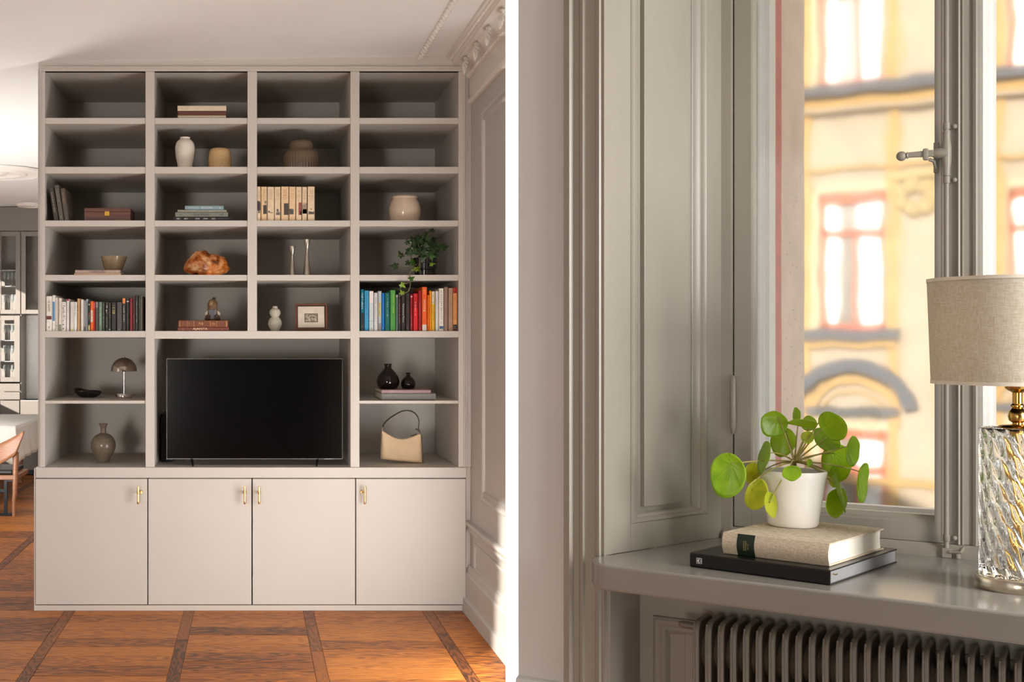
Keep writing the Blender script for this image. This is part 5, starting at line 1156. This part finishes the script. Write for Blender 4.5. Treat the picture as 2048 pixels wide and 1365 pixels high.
# table lamp with twisted glass body
Yl = 2.535
LP = root('table_lamp', 'table lamp with a twisted clear glass body and cream linen drum shade', 'lamp', (0, Yl, H_S)); 
phc = math.atan((2035-CX)/F); dl_ = Yl/math.cos(phc); xl = Yl*math.tan(phc); LP.location = (xl, Yl, H_S); WL[LP.name] = Vector((xl, Yl, H_S))
def rad(px): return dl_*math.sin(phc-math.atan((px-CX)/F))
rB, rG = rad(1948), rad(1956.5)
zl_ = lambda y: ZC-(y-CY)/F*Yl
MB().lathe([(.0001, 0), (rB*.985, 0), (rB, .002), (rB, .024), (rB*.98, .026), (rG+.001, .027), (.0001, .027)], (xl, Yl, H_S+.0005), 64).build('base', pbr((214, 204, 186), .25, 1., name='brushed_nickel'), LP, smooth=40)
zg0, zg1 = H_S+.028, zl_(856)
ns = 16
def tw(a, z): 
    f = (z-zg0)/(zg1-zg0); q = math.cos(ns*a+f*34); edge = min(1, (zg1-z)/.012, (z-zg0)/.006+.2)
    return 1-.06*(1-abs(q)**.7*(1 if q > 0 else -.2))*max(0, edge)
pr = [(rG, zg0)]+[(rG, zg0+(zg1-zg0)*k/72) for k in range(1, 71)]+[(rG, zg1-.006), (rG*.985, zg1-.001), (rG*.95, zg1), (rG*.86, zg1-.002), (rG*.84, zg1-.012)]
pr_in = [(rG*.84, zg1-.012-(zg1-zg0-.03)*k/6) for k in range(1, 7)]+[(.0001, zg0+.017)]
MB().lathe(pr+pr_in, (xl, Yl, 0), 252, fr=lambda a, z: tw(a, z)).build('glass_body', pbr((250, 250, 248), .0, trans=1., var=0, ior=1.5, name='crystal'), LP, smooth=60)
mb = MB(); zs_ = lambda y: zl_(y)
mb.lathe([(.011, zg0+.018), (.011, zg1-.01)], (xl, Yl, 0), 20); 
mb.build('inner_rod', M_BRASS, LP, smooth=40)
mb = MB(); px2 = Yl/F
mb.lathe([(35*px2, zl_(857)), (36*px2, zl_(855)), (30*px2, zl_(851)), (9*px2, zl_(849)), (9*px2, zl_(846)), (15*px2, zl_(842)), (17*px2, zl_(833)), (15*px2, zl_(823)), (9*px2, zl_(816)), (12*px2, zl_(814)), (12*px2, zl_(811)), (9*px2, zl_(808)), (9*px2, zl_(786)), (14*px2, zl_(783)), (22*px2, zl_(778)), (23*px2, zl_(772)), (8*px2, zl_(770)), (8*px2, zl_(720))], (xl, Yl, 0), 32)
mb.build('brass_stem', M_BRASS, LP, smooth=30)
rs0, rs1 = rad(1861), rad(1853); zb_, zt_ = zl_(768), zl_(558)
M_SH = linen_mat('shade_linen', (255, 252, 242), (236, 226, 203), 620, .55)
MB().lathe([(rs0, zb_), (rs1, zt_), (rs1-.0015, zt_), (rs0-.0015, zb_), (rs0, zb_)], (xl, Yl, 0), 96).build('shade', M_SH, LP, smooth=40)
mb = MB()
TR = pbr((232, 224, 206), .8); mb.lathe([(rs0+.0008, zb_-.001), (rs0+.0008, zb_+.006), (rs0-.003, zb_+.006), (rs0-.003, zb_-.001), (rs0+.0008, zb_-.001)], (xl, Yl, 0), 96); mb.build('shade_trim', TR, LP, smooth=35); mb = MB(); mb.lathe([(rs1+.0008, zt_-.005), (rs1+.0008, zt_+.002), (rs1-.003, zt_+.002), (rs1-.003, zt_-.005), (rs1+.0008, zt_-.005)], (xl, Yl, 0), 96)
mb.build('shade_trim', pbr((232, 224, 206), .8), LP, smooth=35)
mb = MB()
for k in range(3):
    a = 2.1*k+.4; mb.tube([(xl, Yl, zt_-.03), (xl+(rs1-.004)*math.cos(a), Yl+(rs1-.004)*math.sin(a), zt_-.006)], .0015, 6)
mb.tube([(xl, Yl, zl_(725)), (xl, Yl, zt_-.028)], .004, 8); mb.build('shade_carrier', M_BRASS, LP, smooth=True)

# ================================================================== HOUSE ACROSS THE STREET
TF = 18.
FB = root('facade_building', 'sunlit cream and yellow house with arched windows across the street', 'building', P(0, TF, -6))
FB.location = P(0, TF, -6); WL[FB.name] = Vector(P(0, TF, -6))
def fs_(px): return S(px, TF)
def fzz(px, py): return ZZ(px, py, TF)
def fbox(name, x0, y0, x1, y1, mat, dep, parent=FB, back=.0, ref=1740):
    z1_, z0_ = fzz(ref, y0), fzz(ref, y1)
    return MB().box(fs_(x0), fs_(x1), TF-dep, TF+back, z0_, z1_, MW).build(name, mat, parent)
M_CRM = pbr((148, 133, 114), .9, var=.05, scale=2, bump=.3, bscale=20, name='cream_stucco')
M_YEL = pbr((152, 122, 76), .9, var=.08, scale=3, name='yellow_stucco')
M_ORG = pbr((150, 76, 46), .7, name='orange_red_window_frame')
M_LED = pbr((66, 66, 70), .7, var=.1, name='grey_zinc_ledge')
M_DRK = pbr((112, 104, 92), .5, var=.2, scale=3, name='dim_room_behind')
M_CURT = pbr((236, 234, 228), .8, name='white_curtain')
z_lo, z_hi = -6, 14
# wall pieces leave the window openings free
def opening(px0, py0, px1, py1, ref): return (fs_(px0), fs_(px1), fzz(ref, py1), fzz(ref, py0))
ops = []
wins = [(1640, 388, 1772, 660, 1706), (1640, -95, 1772, 170, 1706), (1640, 862, 1772, 1130, 1706), (2014, 375, 2150, 640, 2080), (2014, -120, 2150, 132, 2080), (2014, 860, 2150, 1120, 2080), (1300, 388, 1432, 660, 1366)]
wins = wins[:-1]
for (a, b, c, d, r_) in wins: ops.append(opening(a, b, c, d, r_))
cols = sorted(set([(o[0], o[1]) for o in ops])); mb = MB(); x = -4.5
for (a, b) in cols:
    mb.box(x, a, TF, TF+.5, z_lo, z_hi, MW); zs_l = sorted([(o[2], o[3]) for o in ops if o[0] == a]); z = z_lo
    for (za_, zb_2) in zs_l: mb.box(a, b, TF, TF+.5, z, za_, MW); z = zb_2
    mb.box(a, b, TF, TF+.5, z, z_hi, MW); x = b
mb.box(x, 22, TF, TF+.5, z_lo, z_hi, MW); mb.build('stucco_wall', M_CRM, FB)
for (a, b, c, d, r_) in wins:
    a0, b0_, c0, d0 = opening(a, b, c, d, r_); hgt = d0-c0; wd_ = b0_-a0
    f_ = MB(); bw = .10
    f_.box(a0, a0+bw, TF+.0, TF+.16, c0, d0, MW); f_.box(b0_-bw*.6, b0_, TF+.0, TF+.16, c0, d0, MW); f_.box(a0, b0_, TF+.0, TF+.16, d0-.13, d0, MW); f_.box(a0, b0_, TF+.0, TF+.16, c0, c0+.08, MW)
    f_.box(a0, b0_, TF+.0, TF+.14, c0+hgt*.69, c0+hgt*.74, MW); f_.box(a0+wd_*.52, a0+wd_*.6, TF+.02, TF+.14, c0, c0+hgt*.7, MW)
    fr_o = f_.build('window_frame', M_ORG, FB)
    MB().box(a0+bw, a0+wd_*.54, TF+.10, TF+.11, c0+.08, d0-.13, MW).build('pane', pbr((96, 88, 74), .3, var=.2, scale=1.5), fr_o)
    MB().box(a0+wd_*.58, b0_-bw*.5, TF+.09, TF+.10, c0+.08, d0-.13, MW).build('pane', pbr((190, 190, 188), .2, var=.02), fr_o)  # pale colour stands in for the bright reflection in this pane
    MB().box(a0+bw, a0+bw+.14, TF+.092, TF+.098, c0+.1, d0-.15, MW).build('curtain', M_CURT, fr_o)
    zsl = c0; MB().box(a0-.22, b0_+.2, TF-.22, TF, zsl-.16, zsl, MW).build('window_ledge', M_LED, FB)
    MB().box(a0-.18, b0_+.16, TF-.12, TF, zsl-.27, zsl-.16, MW).build('ledge_moulding', M_YEL, FB)
    mb = MB(); mb.box(a0-.16, a0-.02, TF-.05, TF, c0, d0+.14, MW); mb.box(b0_+.04, b0_+.2, TF-.05, TF, c0, d0+.14, MW); mb.box(a0-.16, b0_+.2, TF-.05, TF, d0+.03, d0+.14, MW)
    mb.build('window_surround', pbr((160, 148, 122), .9, var=.03), FB)
    if b < 300 or b > 700: continue
    # arched pediment over the lower row
    for (k0, R0, R1, dp, mt) in ((0, .78, .98, .26, M_LED), (1, .60, .72, .12, M_YEL), (2, .46, .50, .08, M_YEL)):
        cz = c0-1.42; cxm = (a0+b0_)/2; mb = MB(); n = 18
        for k in range(n):
            q0, q1 = math.radians(16+148*k/n), math.radians(16+148*(k+1)/n)
            mb.ext([(cxm+r_x*math.cos(q)*.98, TF-dp, cz+r_x*math.sin(q)) for r_x, q in ((R0, q0), (R1, q0), (R1, q1), (R0, q1))], (0, dp, 0), MW)
        mb.build('arch_moulding', mt, FB)
    MB().box((a0+b0_)/2-.62, (a0+b0_)/2+.62, TF-.16, TF, c0-1.30, c0-1.18, MW).build('arch_sill', M_LED, FB)
for (y0, y1, mt, dp, nm, rf) in ((168, 190, M_LED, .34, 'storey_ledge', 1740), (192, 212, M_YEL, .16, 'ledge_moulding', 1740), (214, 222, M_CRM, .22, 'ledge_moulding', 1740), (330, 338, M_YEL, .1, 'string_course', 1740), (955, 968, M_YEL, .12, 'string_course', 1740)):
    fbox(nm, 1330, y0, 2500, y1, mt, dp, ref=rf)
for px_ in (1790, 1998, 1614):
    s_ = fs_(px_); MB().box(s_-.10, s_+.06, TF-.06, TF, z_lo, z_hi, MW).build('pilaster', M_YEL, FB)
for px_ in (1836,):
    s_ = fs_(px_); z_ = fzz(px_, 395); mb = MB()
    for k in range(7): mb.ball(P(s_+.22*math.cos(k*.9), TF-.04, z_+.18*math.sin(k*.9)), (.14, .1, .12), 10, 8)
    mb.box(s_-.35, s_+.35, TF-.12, TF, z_+.28, z_+.4, MW); mb.build('stucco_ornament', pbr((150, 130, 92), .9), FB, smooth=40)
struct(MB().box(-4.5, 26, 1.2, 30, -6.3, -6, MW).build('street', pbr((120, 116, 110), .9, var=.1, scale=1), keep=True), 'street below the window')
# ================================================================== DINING ROOM AND KITCHEN (far left)
YK2 = 13.5
def XK(px): return (px-CX)/F*YK2
def ZK(py): return ZC-(py-CY)/F*YK2
M_KD = pbr((126, 118, 110), .45, var=.02, name='dark_taupe_kitchen_paint')
KT = root('kitchen_cabinet', 'tall dark taupe kitchen cabinets with glazed doors', 'cabinet', (XK(30), YK2+.3, 0))
MB().box(XL+.01, XK(120), YK2, YK2+.6, ZK(462), 2.894).build('top_board', M_KD, KT)
MB().box(XL+.01, XK(120), YK2+.02, YK2+.6, .09, ZK(801)).build('base_body', M_KD, KT)
MB().box(XL+.01, XK(120), YK2+.08, YK2+.6, .001, .09).build('toe_kick', pbr((36, 44, 62), .5), KT)
MB().box(XL+.01, XK(42), YK2+.30, YK2+.6, ZK(801), ZK(462)).build('upper_back', pbr((140, 132, 124), .6), KT)
MB().box(XK(42.5), XK(120), YK2+.30, YK2+.6, ZK(801), ZK(630)).build('backsplash', pbr((236, 234, 230), .3, var=.03), KT)
MB().box(XK(42), XK(120), YK2-.005, YK2+.6, ZK(806), ZK(801)).build('worktop', pbr((225, 222, 218), .3), KT)
MB().box(XK(42.5), XK(120), YK2+.32, YK2+.6, ZK(630), ZK(462)).build('upper_back', pbr((140, 132, 124), .6), KT)
kg = pbr((235, 240, 240), .03, trans=1., var=0, ior=1.2, name='cabinet_glass')
def kdoor(x0, x1, y0, y1, gx0=None, gx1=None, gy0=None, gy1=None):
    mb = MB(); a, b, c, d = XK(x0)+.004, XK(x1)-.004, ZK(y1)+.004, ZK(y0)-.004
    if gx0 is None: mb.box(a, b, YK2-.02, YK2, c, d)
    else:
        e, f_, g_, h_ = XK(gx0), XK(gx1), ZK(gy1), ZK(gy0)
        mb.box(a, e, YK2-.02, YK2, c, d); mb.box(f_, b, YK2-.02, YK2, c, d); mb.box(e, f_, YK2-.02, YK2, c, g_); mb.box(e, f_, YK2-.02, YK2, h_, d)
    return mb.build('door', M_KD, KT, bevel=.002)
kdoor(0.5, 42, 463, 629, 3, 32, 473, 620); kdoor(42.5, 95, 463, 629, 52, 85, 473, 620); kdoor(0.5, 41, 631, 765, 2, 29, 641, 755)
kdoor(-40, 0, 463, 629, -30, -9, 473, 620); kdoor(-40, 0, 631, 765, -30, -9, 641, 755)
for (y0, y1) in ((767, 783), (784, 800)): MB().box(XK(-39.5), XK(41)-.004, YK2-.02, YK2, ZK(y1)+.003, ZK(y0)-.003).build('drawer', M_KD, KT, bevel=.002)
for (x0, x1) in ((-40, 0), (0.5, 40), (40.5, 95)): MB().box(XK(x0)+.004, XK(x1)-.004, YK2-.02, YK2+.02, ZK(940), ZK(802)).build('door', M_KD, KT, bevel=.002)
mb = MB()
for (y_) in (572, 540, 681, 723, 757, 620): mb.box(XK(-38), XK(41), YK2+.03, YK2+.29, ZK(y_+1.2), ZK(y_))
mb.build('shelf', pbr((190, 190, 188), .3), KT)
mb = MB(); mb.box(XK(40.8), XK(42.4), YK2, YK2+.3, ZK(801), ZK(462)); mb.build('side_panel', M_KD, KT)
rnd = random.Random(11); kgl = pbr((225, 230, 230), .05, trans=.8, var=0, ior=1.3, name='glassware')
def goblet(x, y, z, h):
    r = h*.11
    return MB().lathe([(r*.8, 0), (r*.15, h*.04), (r*.1, h*.45), (r*.7, h*.55), (r, h*.75), (r*.8, h), (r*.75, h), (r*.9, h*.75), (r*.6, h*.57), (.0001, h*.5)], (x, y, z), 12)
rown = {681: 'third', 723: 'fourth', 757: 'lowest', 572: 'second', 620: 'upper'}
for sh_y, hh in ((681, .17), (723, .17), (757, .14), (572, .15), (620, .17)):
    for k in range(4):
        px_ = 5+k*7.6
        if (sh_y in (572, 620) and px_ > 32) or px_ > 29: continue
        o = goblet(XK(px_), YK2+.12, ZK(sh_y)+.0008, hh).build('wine_glass', kgl, smooth=60)
        tag(o, '%s stemmed glass from the left on the %s shelf of the glazed kitchen cabinet' % (('first', 'second', 'third', 'fourth')[k], rown[sh_y]), 'glass', 'stemmed glasses in the glazed kitchen cabinet')
# dining table with white cloth
TY0, TY1 = 11.2, 13.0; tz = .68; tx1 = XK(0)  # placeholder
xt1 = (62-CX)/F*12.0
ot = root('dining_table', 'dining table almost hidden under its white cloth', 'table', (-3.0, 12., 0))
MB().box(-3.15, xt1-.03, TY0+.05, TY1-.05, tz-.03, tz-.004).build('tabletop', M_OAK, ot)
for (x_, y_) in ((xt1-.25, TY0+.25), (xt1-.25, TY1-.25)): MB().box(x_-.03, x_+.03, y_-.03, y_+.03, .0005, tz-.03).build('leg', M_OAK, ot)
mb = MB()
def cloth(u, v):
    # u around the edge: front side then right side; v downwards
    if u < .5: x = -3.17+(xt1+3.17)*(u*2); y = TY0; nx, ny = 0, -1
    else: x = xt1; y = TY0+(TY1-TY0)*((u-.5)*2); nx, ny = 1, 0
    w_ = .012*math.sin(u*70)*v+.03*v; dr = .31+.05*math.exp(-((u-.5)/.03)**2)
    return (x+nx*w_+(.01*v if ny else 0), y+ny*w_, tz+.002-dr*v)
mb.grid(120, 8, cloth); mb.add([(-3.17, TY0, tz+.002), (xt1, TY0, tz+.002), (xt1, TY1, tz+.002), (-3.17, TY1, tz+.002)], [(0, 1, 2, 3)])
tag(mb.build('tablecloth', pbr((244, 240, 232), .8, var=.02), smooth=50, solid=.003), 'white cloth hanging over the end of the dining table', 'tablecloth')
# chair
Yc = 10.25
def K(px, py, Y=Yc): return W(px, py, Y)
CH = root('dining_chair', 'wooden dining chair with a curved backrest and black seat', 'chair', (K(20, 1000).x, Yc, 0))
M_WC = pbr((146, 100, 70), .4, var=.12, scale=14, stretch=(1, 1, 6), name='walnut_chair')
M_BK = pbr((24, 26, 30), .35, .6, name='black_metal')
def bk_f(u, v):
    x = -40+88*u; yt = 892-30*(u**1.6)-0; h_ = 46-10*u
    if u > .82: yt = 871-9*((u-.82)/.18); h_ = 34*(1-(u-.82)/.18*.9)+2
    p = K(x, yt+h_*v+(8*(1-u)), Yc-.08+.16*(1-u)**2); return tuple(p)
mb = MB(); mb.grid(30, 5, bk_f); mb.build('backrest', M_WC, CH, smooth=60, solid=.022)
mb = MB(); mb.tube([K(32, 905), K(31, 945), K(29.5, 990), K(28, 1000)], [.024, .024, .02, .017], 10)
a = K(28, 1034, Yc); mb.tube([K(28, 1000), (K(28, 1034).x, Yc, .001)], [.017, .016], 10); mb.build('leg', M_WC, CH, smooth=True)
mb = MB(); zse = K(0, 948).z; xs = K(30, 0).x
mb.box(xs-.62, xs, Yc-.02, Yc+.03, zse-.05, zse-.01); mb.box(xs-.03, xs+.02, Yc, Yc+.5, zse-.05, zse-.01); mb.build('seat_rail', M_WC, CH, bevel=.006)
mb = MB(); mb.box(xs-.6, xs-.02, Yc+.01, Yc+.5, zse-.008, zse+.03); mb.build('seat', pbr((30, 28, 28), .45), CH, bevel=.012)
mb = MB(); xf = K(12, 0, Yc+.1).x
mb.box(xf-.012, xf+.012, Yc+.08, Yc+.11, .012, zse-.05); mb.box(xf-.4, xf, Yc+.085, Yc+.105, .19, .215); mb.box(xf-.06, xf+.05, Yc+.04, Yc+.15, .0005, .012); mb.box(xf, xs, Yc+.085, Yc+.105, zse-.075, zse-.055)
mb.build('metal_leg', M_BK, CH)
mb = MB(); mb.tube([(xs-.55, Yc+.02, zse-.02), (xs-.55, Yc+.02, .001)], [.02, .016], 10); mb.build('leg', M_WC, CH, smooth=True)
MB().tube([K(27, 900, Yc+.2), K(30, 945, Yc+.1)], .012, 8).build('back_strut', M_BK, CH)
